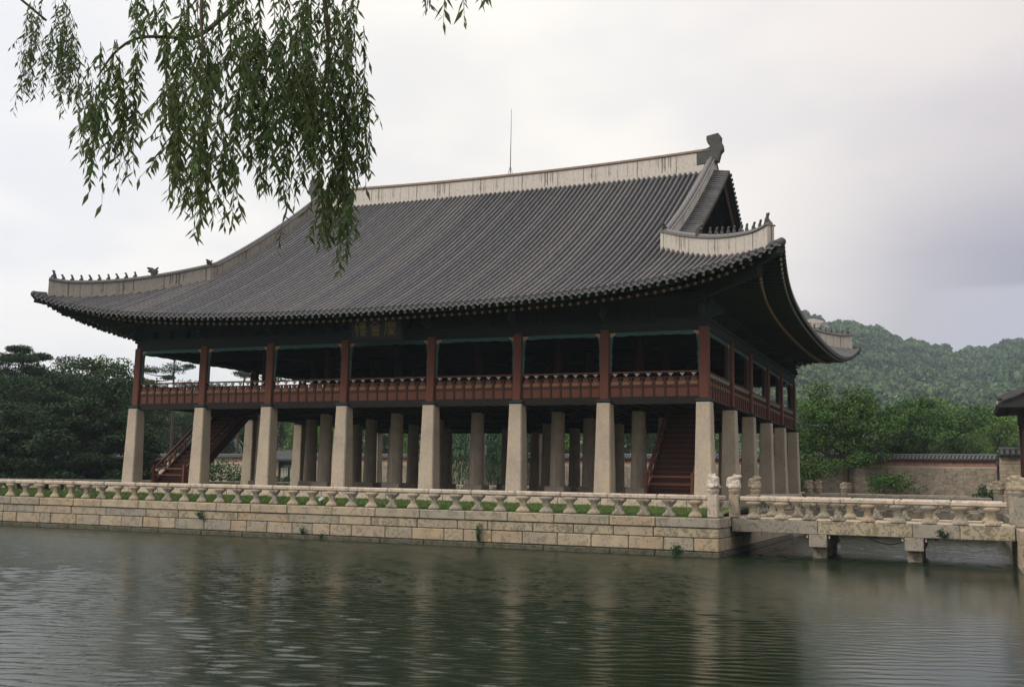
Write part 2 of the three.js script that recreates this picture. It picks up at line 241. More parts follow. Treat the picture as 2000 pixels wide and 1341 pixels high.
{ // lawn, rising a little from the balustrade to the terrace
  const g = new THREE.PlaneGeometry(47.5, 52.6, 190, 210).rotateX(-Math.PI / 2).translate(-22.15, 0, -20.9), p = g.attributes.position, uv = g.attributes.uv;
  for (let i = 0; i < p.count; i++) { const x = p.getX(i), z = p.getZ(i), d = Math.hypot(Math.max(0, -35.8 - x, x - 1.0), Math.max(0, z - 1.4, -30.2 - z)); p.setY(i, lerp(-0.31, -0.645, clamp(d / 3.9)) + 0.03 * (fbm(x * 1.3, z * 1.3, 0, 4, 3) - 0.5)); uv.setXY(i, x, z); }
  g.computeVertexNormals();
  struct('lawn', g, rough([0.085, 0.135, 0.04], 0.95, { map: lawnTex }));
  const blade = []; const rb = rngOf(31);
  for (let i = 0; i < 7; i++) { const a = rb() * 6.28, r = rb() * 0.05, h = 0.05 + rb() * 0.06, x = Math.cos(a) * r, z = Math.sin(a) * r, w = 0.008; blade.push(x - w, 0, z, x + w, 0, z, x + (rb() - 0.5) * 0.06, h, z + (rb() - 0.5) * 0.06); }
  const im = new THREE.InstancedMesh(fromTris(blade), rough([0.085, 0.15, 0.042], 0.9, { side: THREE.DoubleSide }), 16000), q = new THREE.Object3D(), c = new THREE.Color();
  for (let i = 0; i < 16000; i++) { const x = -45.5 + rb() * 46.8, z = 1.7 + rb() * 3.7; q.position.set(x, lerp(-0.31, -0.645, clamp((z - 1.4) / 3.9)) - 0.01, z); q.rotation.y = rb() * 6; q.scale.setScalar(0.7 + rb() * 0.8); q.updateMatrix(); im.setMatrixAt(i, q.matrix); const t = rb(); im.setColorAt(i, c.setRGB(0.8 + t * 0.7, 0.9 + 0.2 * t, 0.8)); }
  im.name = 'grass'; im.userData.kind = 'stuff'; im.userData.label = 'short green grass between the balustrade and the pavilion terrace'; scene.add(im);
}
// ---------------------------------------------------------------- stone balustrades
const balGeo = [0, 1, 2].map((i) => { const r = rngOf(100 + i), j = () => 1 + (r() - 0.5) * 0.10; return boxUV(new THREE.LatheGeometry([[0, 0], [0.29 * j(), 0], [0.30 * j(), 0.07], [0.255 * j(), 0.13], [0.17 * j(), 0.22], [0.125 * j(), 0.29], [0.15 * j(), 0.325], [0.15 * j(), 0.355], [0.12 * j(), 0.39], [0.165 * j(), 0.48], [0.25 * j(), 0.56], [0.305 * j(), 0.615], [0.30 * j(), 0.68], [0.24, 0.71], [0, 0.71]].map((p) => new THREE.Vector2(...p)), 12).scale(1, 1, 0.58)); });
const beastGeo = blob([[0.0, 0.1, 0, 0, 0.2, 0, 0.19, 0.17], [-0.09, 0.16, 0, -0.1, 0.36, 0, 0.12, 0.13], [-0.05, 0.36, 0, 0.06, 0.46, 0, 0.11, 0.10], [0.05, 0.47, 0, 0.15, 0.5, 0, 0.105, 0.07], [0.13, 0.05, 0.09, 0.11, 0.3, 0.07, 0.055, 0.06], [0.13, 0.05, -0.09, 0.11, 0.3, -0.07, 0.055, 0.06], [-0.1, 0.05, 0.12, 0.05, 0.04, 0.12, 0.075, 0.05], [-0.1, 0.05, -0.12, 0.05, 0.04, -0.12, 0.075, 0.05], [-0.2, 0.1, 0, -0.19, 0.32, 0, 0.05, 0.03], [0.02, 0.55, 0.07, 0, 0.59, 0.08, 0.03, 0.02], [0.02, 0.55, -0.07, 0, 0.59, -0.08, 0.03, 0.02]], 0.05, 40, 0.4, 0.28);
const rbal = rngOf(55);
function post(parent, x, z, y0, top, turn, mat = G.rail, beastMat = G.pale) {
  const p = part('post', merge([chamfer(0.42, top - y0 - 0.02, 0.40, 0.035, rbal() * 3, rbal() * 3).translate(0, (top + y0) / 2 - 0.0, 0), new THREE.CylinderGeometry(0.26, 0.21, 0.16, 12).translate(0, top + 0.06, 0), new THREE.CylinderGeometry(0.23, 0.26, 0.10, 12).translate(0, top + 0.19, 0)]), mat, parent, [x, 0, z]);
  const b = part('carved_beast', beastGeo, beastMat, p, [0, top + 0.235, 0]); b.rotation.y = turn; b.scale.set(1.45, 1.02, 1.35); return p;
}
function railing(parent, x0, z0, x1, z1, y0, yRail, opt = {}) {        // balusters and rail stones along a line
  const L = Math.hypot(x1 - x0, z1 - z0), a = Math.atan2(-(z1 - z0), x1 - x0), n = opt.n || Math.round(L / 1.1), f = (t) => [lerp(x0, x1, t), lerp(z0, z1, t)];
  const merged = [], sc = (yRail - 0.22 - y0) / 0.705;
  for (let i = 0; i < n; i++) {
    const [x, z] = f((i + 0.5) / n), g = balGeo[Math.floor(rbal() * 3)];
    if (opt.far) { merged.push(g.clone().rotateY(a).scale(1, sc, 1).translate(x, y0, z)); continue; }
    const m = part('baluster', g, rbal() < (opt.dark || 0.18) ? G.dark : G.stones[Math.floor(rbal() * 5)], parent, [x, y0, z]); m.rotation.y = a + (rbal() - 0.5) * 0.12; m.scale.set(1.02 + rbal() * 0.14, sc, 1);
  }
  const k = Math.max(1, Math.round(L / 2.2));
  for (let i = 0; i < k; i++) { const [x, z] = f((i + 0.5) / k), g = chamfer(L / k - 0.012, 0.215, 0.27, 0.055, rbal() * 3, rbal() * 3); if (opt.far) { merged.push(g.rotateY(a).translate(x, yRail - 0.108, z)); continue; } const m = part('rail_stone', g, G.rail, parent, [x, yRail - 0.108 + (rbal() - 0.5) * 0.008, z]); m.rotation.y = a; }
  if (opt.far) part('balusters_and_rail', merge(merged), G.stones[4], parent).userData.kind = 'stuff';
}
{
  const b = thing('stone_balustrade', 'long granite balustrade with hourglass balusters on top of the island wall facing the water', 'balustrade');
  railing(b, -46, 5.72, 1.42, 5.72, -0.622, 0.302, { n: 43 });
  post(b, 1.62, 5.72, -0.62, 0.36, Math.PI * 0.75);
  const c = thing('stone_balustrade', 'short length of stone balustrade between the island corner and the bridge', 'balustrade');
  railing(c, 1.66, 5.45, 1.66, 3.95, -0.622, 0.302, { n: 1 });
  const d = thing('stone_balustrade', 'stone balustrade along the side of the island behind the near bridge', 'balustrade');
  railing(d, 1.66, -1.8, 1.66, -19.6, -0.622, 0.302, {}); railing(d, 1.66, -26, 1.66, -42, -0.622, 0.302, { far: true });
  const e = thing('stone_balustrade', 'distant pale balustrade on the far edges of the island beyond the columns', 'balustrade');
  railing(e, -45.7, 5.5, -45.7, -47, -0.622, 0.302, { far: true }); railing(e, -45.7, -47, 1.66, -47, -0.622, 0.302, { far: true });
}
// ---------------------------------------------------------------- the bridges
function bridge(label, z0, z1, near) {
  const b = thing('stone_bridge', label, 'bridge', null), rng = rngOf(300 + Math.round(z0)), X0 = 1.97, X1 = 12.92, cuts = [X0, 5.52, 9.2, 10.95, X1];
  for (let i = 0; i < 4; i++) { const w = cuts[i + 1] - cuts[i] - 0.015, x = (cuts[i] + cuts[i + 1]) / 2; for (const z of near ? [z0, z1] : [z0]) part('girder_stone', chamfer(w, 0.54, 0.5, 0.02, rng() * 3, rng() * 3), G.stones[i % 2 ? 5 : 4], b, [x, -0.95, z + (z === z0 ? -0.25 : 0.25)]); }
  if (near) for (let i = 0; i < 10; i++) part('deck_slab', chamfer(1.07, 0.2, Math.abs(z1 - z0) - 1.02, 0.015, rng() * 3, rng() * 3), G.stones[Math.floor(rng() * 5)], b, [X0 + 0.56 + i * 1.093, -0.80, (z0 + z1) / 2]);
  else part('deck', box(X1 - X0, 0.25, Math.abs(z1 - z0) - 0.3, (X0 + X1) / 2, -0.83, (z0 + z1) / 2), G.stones[2], b);
  for (const s of [z0 - 0.16, z1 + 0.16]) {
    const nearSide = near && s > z1 + 1;
    part('kerb', chamfer(X1 - X0 - 0.5, 0.075, 0.2, 0.02), G.rail, b, [(X0 + X1) / 2, -0.642, s - 0.02]);
    if (near) { const top = 0.275; railing(b, X0 + 0.32, s, X1 - 0.22, s, -0.678, top, { n: 9, dark: 0.4 }); }
    else railing(b, X0 + 0.3, s, X1 - 0.2, s, -0.68, 0.275, { far: true });
    post(b, X0 + 0.1, s, -0.64, 0.36, nearSide ? 0.1 : 0.5, G.stones[0], nearSide ? G.pale : G.stones[0]); post(b, X1 + 0.2, s, -0.70, 0.50, nearSide ? 2.9 : 2.4, G.stones[4], G.stones[0]);
  }
  for (const x of [5.52, 9.24]) {
    part('cross_beam', chamfer(0.72, 0.52, Math.abs(z1 - z0) + 0.02, 0.02, rng(), rng()), G.stones[4], b, [x, -1.485, (z0 + z1) / 2]);
    for (const t of [0.16, 0.5, 0.84]) part('pier', chamfer(0.56, 1.3, 0.56, 0.03, rng(), rng()), G.dark, b, [x, -2.4, lerp(z0, z1, t)]);
    if (near) for (const s of [-0.44, 0.44]) part('bracket', box(0.07, 0.15, 0.1), G.pale, b, [x + s, -1.295, z0 - 0.16]);
  }
  return b;
}
bridge('near stone bridge with balustrade and two piers crossing from the island corner to the right', 3.72, -1.55, true);
bridge('middle stone bridge seen as thin rails behind the near bridge', -20.2, -25.4, false);
bridge('farthest stone bridge, a thin rail in front of the trees by the wall', -42.3, -46.8, false);
tag(part('cable', tube([V(7.35, -1.27, 3.35), V(7.75, -1.42, 3.3), V(8.25, -1.53, 3.3), V(8.65, -1.46, 3.3), V(8.86, -1.34, 3.35)], 0.022, 0.022, 6, 5), M.iron, scene), 'dark cable sagging beneath the near bridge beside its right pier', 'cable');
{ // bridge abutment on the right bank
  const a = thing('bridge_abutment', 'pale stone abutment carrying the right end of the near bridge', 'abutment'), rng = rngOf(66);
  for (const [y0, y1] of [[-1.21, -1.62], [-1.63, -2.05], [-2.06, -2.6]]) for (let z = -2.2; z < 6.8; z += 1.5) part('stone', chamfer(0.6, y0 - y1 - 0.012, 1.485, 0.02, rng() * 3, rng() * 3), G.stones[Math.floor(rng() * 5)], a, [13.28, (y0 + y1) / 2, z + 0.75]);
  for (let z = -2.2; z < 6.8; z += 1.8) part('coping_stone', chamfer(0.7, 0.5, 1.785, 0.02, rng() * 3, rng() * 3), G.stones[Math.floor(rng() * 4)], a, [13.3, -0.955, z + 0.9]);
}
// ---------------------------------------------------------------- the pavilion
const pav = thing('pavilion', 'great two-storey wooden pavilion with grey tiled roof standing on tapered stone columns', 'pavilion');
const bx = [-34.4, -29.467, -24.807, -19.853, -14.547, -9.593, -4.932, 0], bz = [0, -5.884, -11.3, -17.186, -22.602, -28.486];
const FY = 4.6, XC = -17.2, ZC = -14.243, HX = 21.6, HZ = 18.643;
{
  const rng = rngOf(41), p = sub('podium', pav);
  part('floor', box(36.2, 0.3, 31.0, -17.4, -0.16, -14.25), rough([0.17, 0.145, 0.115], 0.9, { map: earthTex }), p);
  course(null, -35.75, 1.0, -0.62, 0.0, 0, 1, 1.6, 2.6, rng, (x, y, w, h) => part('kerb_stone', chamfer(w, h, 0.5, 0.02, rng() * 3, rng() * 3), G.rail, p, [x, y, 1.2]));
  course(null, -30.0, 0.92, -0.62, 0.0, 0, 1, 1.6, 2.6, rng, (z, y, w, h) => part('kerb_stone', chamfer(0.5, h, w, 0.02, rng() * 3, rng() * 3), G.rail, p, [0.76, y, z]));
  // tapered square columns round the outside, round ones within
  const sq = (s) => { const r = rngOf(s), w0 = 0.445, w1 = 0.345, n = 8, pos = []; const ring = (t) => { const w = lerp(w0, w1, Math.pow(t, 0.9)), c = 0.05, j = () => (r() - 0.5) * 0.008, q = []; for (const [a, b] of [[1, 1], [-1, 1], [-1, -1], [1, -1]]) { const o = a * b > 0 ? [[w, w - c], [w - c, w]] : [[w - c, w], [w, w - c]]; for (const [u, v] of o) q.push(V(a * u + j(), t * FY, b * v + j())); } return q; };
    const rs = Array.from({ length: n + 1 }, (_, i) => ring(i / n)); const T3 = (a, b, c) => pos.push(a.x, a.y, a.z, b.x, b.y, b.z, c.x, c.y, c.z);
    for (let i = 0; i < n; i++) for (let k = 0; k < 8; k++) { const k2 = (k + 1) % 8; T3(rs[i][k], rs[i + 1][k2], rs[i][k2]); T3(rs[i][k], rs[i + 1][k], rs[i + 1][k2]); }
    for (let k = 1; k < 7; k++) T3(rs[n][0], rs[n][k + 1], rs[n][k]); return boxUV(fromTris(pos), r() * 4, r() * 4); };
  const sqs = [1, 2, 3, 4, 5].map((s) => sq(s * 13)), rd = merge([new THREE.CylinderGeometry(0.37, 0.44, FY, 18, 1).translate(0, FY / 2, 0)]), plinth = chamfer(1.15, 0.5, 1.15, 0.05, 0, 0);
  for (let j = 0; j < 6; j++) for (let i = 0; i < 8; i++) {
    const outer = i === 0 || i === 7 || j === 0 || j === 5, g = sub('stone_column', pav, [bx[i], 0, bz[j]]);
    if (outer) part('shaft', sqs[(i * 3 + j * 2) % 5], (i === 6 && j === 0) || (i === 7 && j === 2) ? G.colD : G.col, g); else { part('shaft', rd, G.col, g); part('plinth', plinth, G.col, g, [0, 0.24, 0]); }
    part('column_cap', merge([box(0.74, 0.10, 0.74, 0, FY + 0.115, 0), new THREE.CylinderGeometry(0.40, 0.33, 0.07, 8).rotateY(Math.PI / 8).translate(0, FY + 0.03, 0)]), M.tealDark, g);
    // upper wooden post
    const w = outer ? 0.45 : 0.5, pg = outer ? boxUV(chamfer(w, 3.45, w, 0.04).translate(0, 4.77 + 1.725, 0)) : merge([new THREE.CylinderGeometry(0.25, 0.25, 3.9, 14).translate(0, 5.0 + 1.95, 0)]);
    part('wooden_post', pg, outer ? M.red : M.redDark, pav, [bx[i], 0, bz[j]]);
  }
  // upper floor on its joists
  const fl = sub('upper_floor', pav);
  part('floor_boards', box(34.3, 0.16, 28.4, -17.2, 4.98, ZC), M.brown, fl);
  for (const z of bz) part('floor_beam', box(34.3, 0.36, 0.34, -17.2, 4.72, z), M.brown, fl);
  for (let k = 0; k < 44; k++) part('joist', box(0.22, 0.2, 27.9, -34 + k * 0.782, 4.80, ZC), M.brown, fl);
}
// balcony railing, one length per bay
const panelGeo = (w) => merge([box(w, 0.60, 0.06, 0, 5.08, 0), box(w, 0.30, 0.05, 0, 5.545, 0), box(w * 0.62, 0.15, 0.05, 0, 5.775, 0)]);
function railBay(x0, z0, x1, z1, n, side) {
  const g = sub('balcony_railing', pav, [(x0 + x1) / 2, 0, (z0 + z1) / 2]), L = Math.hypot(x1 - x0, z1 - z0), a = Math.atan2(-(z1 - z0), x1 - x0); g.rotation.y = a;
  const w = (L - 0.46) / n, pg = panelGeo(w - 0.09), bat = box(0.085, 1.06, 0.13, 0, 5.30, 0.01);
  const lotus = boxUV(new THREE.ExtrudeGeometry(new THREE.Shape([[-0.16, -0.08], [0.16, -0.08], [0.22, 0.02], [0.12, 0.05], [0.06, 0.10], [0, 0.05], [-0.06, 0.10], [-0.12, 0.05], [-0.22, 0.02]].map((p) => new THREE.Vector2(...p))), { depth: 0.04, bevelEnabled: false }));
  const brk = boxUV(new THREE.ExtrudeGeometry(new THREE.Shape([[-0.03, -0.13], [0.03, -0.13], [0.05, -0.05], [0.15, 0.0], [0.13, 0.035], [-0.13, 0.035], [-0.15, 0.0], [-0.05, -0.05]].map((p) => new THREE.Vector2(...p))), { depth: 0.09, bevelEnabled: true, bevelSize: 0.008, bevelThickness: 0.008, bevelSegments: 1 }));
  for (let k = 0; k < n; k++) {
    const x = -L / 2 + 0.23 + w * (k + 0.5);
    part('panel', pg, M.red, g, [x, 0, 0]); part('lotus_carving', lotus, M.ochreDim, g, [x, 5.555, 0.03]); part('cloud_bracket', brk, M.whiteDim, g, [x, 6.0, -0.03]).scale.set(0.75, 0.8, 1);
    part('batten', bat, M.redDark, g, [x - w / 2, 0, 0]);
  }
  part('batten', bat, M.redDark, g, [L / 2 - 0.23, 0, 0]);
  part('rail', merge([box(L - 0.44, 0.09, 0.14, 0, 4.81, 0.01), box(L - 0.44, 0.07, 0.11, 0, 5.385, 0.008), box(L - 0.44, 0.05, 0.09, 0, 5.845, 0.0)]), M.redDark, g);
  part('handrail', merge([new THREE.CylinderGeometry(0.045, 0.045, L, 8).rotateZ(Math.PI / 2).translate(0, 6.085, 0.06)]), M.red, g);
}
for (let i = 0; i < 7; i++) { railBay(bx[i], 0.02, bx[i + 1], 0.02, 8); railBay(bx[i + 1], bz[5] - 0.02, bx[i], bz[5] - 0.02, 8); }
for (let j = 0; j < 5; j++) { railBay(0.02, bz[j], 0.02, bz[j + 1], 9); railBay(-34.42, bz[j + 1], -34.42, bz[j], 9); }
// carved frames in the openings, lintels and brackets
const jamb = (() => { const s = new THREE.Shape([[0, 0], [0.05, 0], [0.09, 0.12], [0.06, 0.3], [0.12, 0.42], [0.08, 0.62], [0.13, 0.85], [0.09, 1.05], [0.10, 1.3], [0.15, 1.6], [0.20, 1.86], [0, 1.86]].map((p) => new THREE.Vector2(...p))); return boxUV(new THREE.ExtrudeGeometry(s, { depth: 0.07, bevelEnabled: false }).translate(0, 0, -0.035)); })();
const rosette = boxUV(new THREE.ExtrudeGeometry(new THREE.Shape([[0, -0.02], [0.16, 0.02], [0.30, 0.14], [0.28, 0.2], [0, 0.2]].map((p) => new THREE.Vector2(...p))), { depth: 0.1, bevelEnabled: false }).translate(0, 0, -0.05));
function opening(x0, z0, x1, z1) {
  const g = sub('carved_frame', pav, [(x0 + x1) / 2, 0, (z0 + z1) / 2]), L = Math.hypot(x1 - x0, z1 - z0), a = Math.atan2(-(z1 - z0), x1 - x0); g.rotation.y = a;
  for (const s of [-1, 1]) { const m = part('jamb', jamb, M.teal, g, [s * (L / 2 - 0.23), 6.1, 0]); m.scale.x = -s; m.scale.x *= 1; m.scale.x = s < 0 ? 1 : -1; const r = part('corner_carving', rosette, M.ochre, g, [s * (L / 2 - 0.23), 7.86, 0.0]); r.scale.x = s < 0 ? 1 : -1; }
  const n = 24, top = [], pts = []; for (let i = 0; i <= n; i++) { const t = i / n; pts.push([-L / 2 + 0.5 + (L - 1) * t, -0.10 - 0.04 * Math.abs(Math.sin(t * Math.PI * 5)) - 0.05 * Math.pow(Math.abs(2 * t - 1), 4)]); }
  const s = new THREE.Shape([...pts, [L / 2 - 0.5, 0.06], [-L / 2 + 0.5, 0.06]].map((p) => new THREE.Vector2(...p)));
  part('head_board', boxUV(new THREE.ExtrudeGeometry(s, { depth: 0.07, bevelEnabled: false }).translate(0, 8.03, -0.035)), M.teal, g);
}
for (let i = 0; i < 7; i++) { opening(bx[i], 0, bx[i + 1], 0); opening(bx[i + 1], bz[5], bx[i], bz[5]); }
for (let j = 0; j < 5; j++) { opening(0, bz[j], 0, bz[j + 1]); opening(-34.4, bz[j + 1], -34.4, bz[j]); }
{
  const ent = sub('entablature', pav), per = [[bx[0], bz[0], bx[7], bz[0]], [bx[7], bz[0], bx[7], bz[5]], [bx[7], bz[5], bx[0], bz[5]], [bx[0], bz[5], bx[0], bz[0]]];
  for (const [a, b, c, d] of per) {
    const L = Math.hypot(c - a, d - b), r = Math.atan2(-(d - b), c - a), P = (g) => g.rotateY(r).translate((a + c) / 2, 0, (b + d) / 2);
    part('lintel', P(merge([box(L + 0.3, 0.42, 0.26, 0, 8.31, 0), box(L + 0.5, 0.16, 0.46, 0, 8.61, 0)])), M.green, ent);
    part('wall_band', P(box(L, 0.9, 0.12, 0, 9.12, 0)), M.greenDark, ent);
    part('purlin', P(merge([new THREE.CylinderGeometry(0.19, 0.19, L + 0.8, 12).rotateZ(Math.PI / 2).translate(0, 9.72, 0), box(L + 0.6, 0.24, 0.16, 0, 9.44, 0)])), M.green, ent);
    const n = Math.round(L / 1.24), wing = boxUV(new THREE.ExtrudeGeometry(new THREE.Shape([[-0.25, 0], [0.35, 0], [0.95, 0.22], [0.62, 0.30], [0.72, 0.46], [0.42, 0.62], [-0.25, 0.66]].map((p) => new THREE.Vector2(...p))), { depth: 0.14, bevelEnabled: false }).translate(0, 8.66, -0.07));
    for (let k = 0; k <= n; k++) { const t = k / n - 0.5, post = k % 4 === 0; const g = wing.clone().rotateY(-Math.PI / 2).scale(post ? 1.15 : 0.7, post ? 1 : 0.85, post ? 1.1 : 0.55).translate(t * L, post ? 0 : 1.3, 0); part('bracket_arm', P(g), post ? M.tealDark : M.green, ent); }
  }
  for (let j = 1; j < 5; j++) part('inner_beam', box(34.2, 0.5, 0.34, -17.2, 8.35, bz[j]), M.greenDark, ent);
  for (let i = 1; i < 7; i++) part('inner_beam', box(0.34, 0.46, 28.2, bx[i], 8.78, ZC), M.greenDark, ent);
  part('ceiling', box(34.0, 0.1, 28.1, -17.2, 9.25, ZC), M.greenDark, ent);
}
// signboard with three gilded characters, under the eave in the middle bay
{
  const cv = document.createElement('canvas'); cv.width = 640; cv.height = 240; const c = cv.getContext('2d'); c.fillStyle = '#101210'; c.fillRect(0, 0, 640, 240); c.strokeStyle = '#7d6730'; c.lineCap = 'round'; c.lineWidth = 11;
  const glyphs = [
    [[5, 30, 40, 30], [22, 8, 22, 96], [22, 34, 5, 62], [22, 34, 40, 56], [50, 8, 92, 8, 92, 24, 50, 24, 50, 8], [71, 2, 71, 54], [46, 39, 96, 39], [52, 31, 90, 31, 90, 52, 52, 52, 52, 31], [66, 58, 52, 80, 88, 97], [86, 60, 74, 84, 52, 97], [44, 70, 98, 70]],
    [[50, 3, 6, 36], [50, 3, 94, 36], [32, 32, 68, 32], [22, 41, 78, 41, 78, 61, 22, 61, 22, 41], [50, 41, 50, 61], [36, 46, 41, 55], [64, 46, 59, 55], [29, 68, 71, 68, 71, 97, 29, 97, 29, 68], [29, 82, 71, 82]],
    [[50, 1, 54, 10], [14, 14, 94, 14], [15, 14, 13, 60, 3, 97], [26, 27, 90, 27], [42, 19, 42, 41], [68, 19, 68, 41], [28, 41, 86, 41, 86, 27], [30, 51, 26, 62], [41, 51, 46, 63, 66, 63], [57, 50, 61, 56], [76, 50, 83, 59], [48, 66, 26, 87], [42, 73, 74, 73, 58, 88, 30, 98], [44, 79, 86, 98]]];
  glyphs.forEach((gl, k) => { const ox = 42 + k * 196, oy = 36, s = 1.66; for (const st of gl) { c.beginPath(); for (let i = 0; i < st.length; i += 2) { const X = ox + st[i] * s, Y = oy + st[i + 1] * s; i ? c.lineTo(X, Y) : c.moveTo(X, Y); } c.stroke(); } });
  const t = new THREE.CanvasTexture(cv); t.colorSpace = THREE.SRGBColorSpace;
  const s = sub('signboard', pav, [-17.35, 8.62, 1.25]); s.rotation.x = 0.22;
  part('face', new THREE.PlaneGeometry(3.0, 1.08).translate(0, 0, 0.035), rough([1, 1, 1], 0.6, { map: t }), s); part('board', chamfer(3.02, 1.1, 0.06, 0.01), M.greenDark, s);
  part('frame', merge([box(3.3, 0.14, 0.1, 0, 0.62, 0.03), box(3.3, 0.14, 0.1, 0, -0.62, 0.03), box(0.14, 1.1, 0.1, 1.58, 0, 0.03), box(0.14, 1.1, 0.1, -1.58, 0, 0.03)]), M.green, s);
  part('hanger', merge([beam(V(-1.2, 0.5, -0.05), V(-1.2, 0.7, -1.3), 0.06, 0.06), beam(V(1.2, 0.5, -0.05), V(1.2, 0.7, -1.3), 0.06, 0.06)]), M.iron, s);
}
// two wide staircases beneath the floor
function staircase(x0, x1, zb, zt, name) {
  const g = sub('staircase', pav), n = 17, H = 4.75;
  for (let i = 0; i < n; i++) { const t = (i + 1) / n, z = lerp(zb, zt, (i + 0.5) / n); part('tread', box(x1 - x0 - 0.1, 0.05, Math.abs(zt - zb) / n + 0.03, (x0 + x1) / 2, H * t - 0.03, z), M.red, g); part('riser', box(x1 - x0 - 0.1, H / n - 0.05, 0.03, (x0 + x1) / 2, H * t - 0.055 - (H / n - 0.05) / 2, z + Math.abs(zt - zb) / n / 2 - 0.01), M.redDark, g); }
  for (const x of [x0, x1]) {
    part('stringer', beam(V(x, 0.05, zb + 0.1), V(x, H, zt), 0.09, 0.5), M.redDark, g);
    part('handrail', merge([beam(V(x, 1.15, zb + 0.15), V(x, H + 1.0, zt), 0.1, 0.12), beam(V(x, 0.75, zb + 0.15), V(x, H + 0.6, zt), 0.06, 0.08)]), M.red, g);
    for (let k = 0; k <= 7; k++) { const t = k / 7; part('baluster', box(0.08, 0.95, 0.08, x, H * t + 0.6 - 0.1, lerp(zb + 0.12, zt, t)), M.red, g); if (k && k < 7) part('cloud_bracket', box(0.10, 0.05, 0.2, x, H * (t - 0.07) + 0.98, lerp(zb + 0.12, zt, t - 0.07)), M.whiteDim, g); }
    part('newel_post', chamfer(0.15, 1.3, 0.15, 0.02), M.red, g, [x, 0.65, zb + 0.32]);
  }
  part('gate_bar', merge([box(x1 - x0 - 0.15, 0.10, 0.09, (x0 + x1) / 2, 1.1, zb + 0.32), box(x1 - x0 - 0.15, 0.08, 0.07, (x0 + x1) / 2, 0.72, zb + 0.32)]), M.red, g);
  part('soffit_board', beam(V((x0 + x1) / 2, -0.14, zb + 0.1), V((x0 + x1) / 2, H - 0.2, zt), x1 - x0 - 0.12, 0.05), M.brown, g);
}
staircase(-3.5, -1.15, -2.6, -7.6); staircase(-33.7, -31.4, -1.3, -7.0);
// ---------------------------------------------------------------- the roof
const lift = (u) => 0.87 * u * u + 1.05 * Math.pow(u, 6);
const rise = (d) => 0.47 * d + 0.0078 * d * d;
const eaveOff = (u) => 0.6 * (1 - Math.pow(Math.min(1, Math.abs(u)), 4));
const DMAX = 18;
function slopeY(w, half, d) { const u = w / half; return 9.14 + rise(Math.max(0, d)) + lift(Math.abs(u)) * Math.pow(clamp(1 - d / DMAX), 2); }
// four slopes share one frame: w along the eave from its middle, q outward distance from the ridge line (corner line at `reach`)
const SL = [
  { name: 'front', half: HX, reach: HZ, P: (w, q, y) => V(XC + w, y, ZC + q) },
  { name: 'right', half: HZ, reach: HX, P: (w, q, y) => V(XC + q, y, ZC - w) },
  { name: 'back', half: HX, reach: HZ, P: (w, q, y) => V(XC - w, y, ZC - q) },
  { name: 'left', half: HZ, reach: HX, P: (w, q, y) => V(XC - q, y, ZC + w) }];
for (const s of SL) { s.edge = (w) => s.reach - eaveOff(w / s.half); s.y = (w, q) => slopeY(w, s.half, s.edge(w) - q); s.long = s.half === HX; }
const HIPX = 14.55, VERGE = 15.65, GABX = 13.2;          // gable ridge, verge edge and gable wall, measured from the middle
const innerQ = (s, w) => { const hip = s.reach - (s.half - Math.abs(w)); return s.long ? (Math.abs(w) < HIPX ? 0.22 : Math.max(0.2, hip)) : Math.max(GABX, hip); };
const roof = sub('roof', pav);
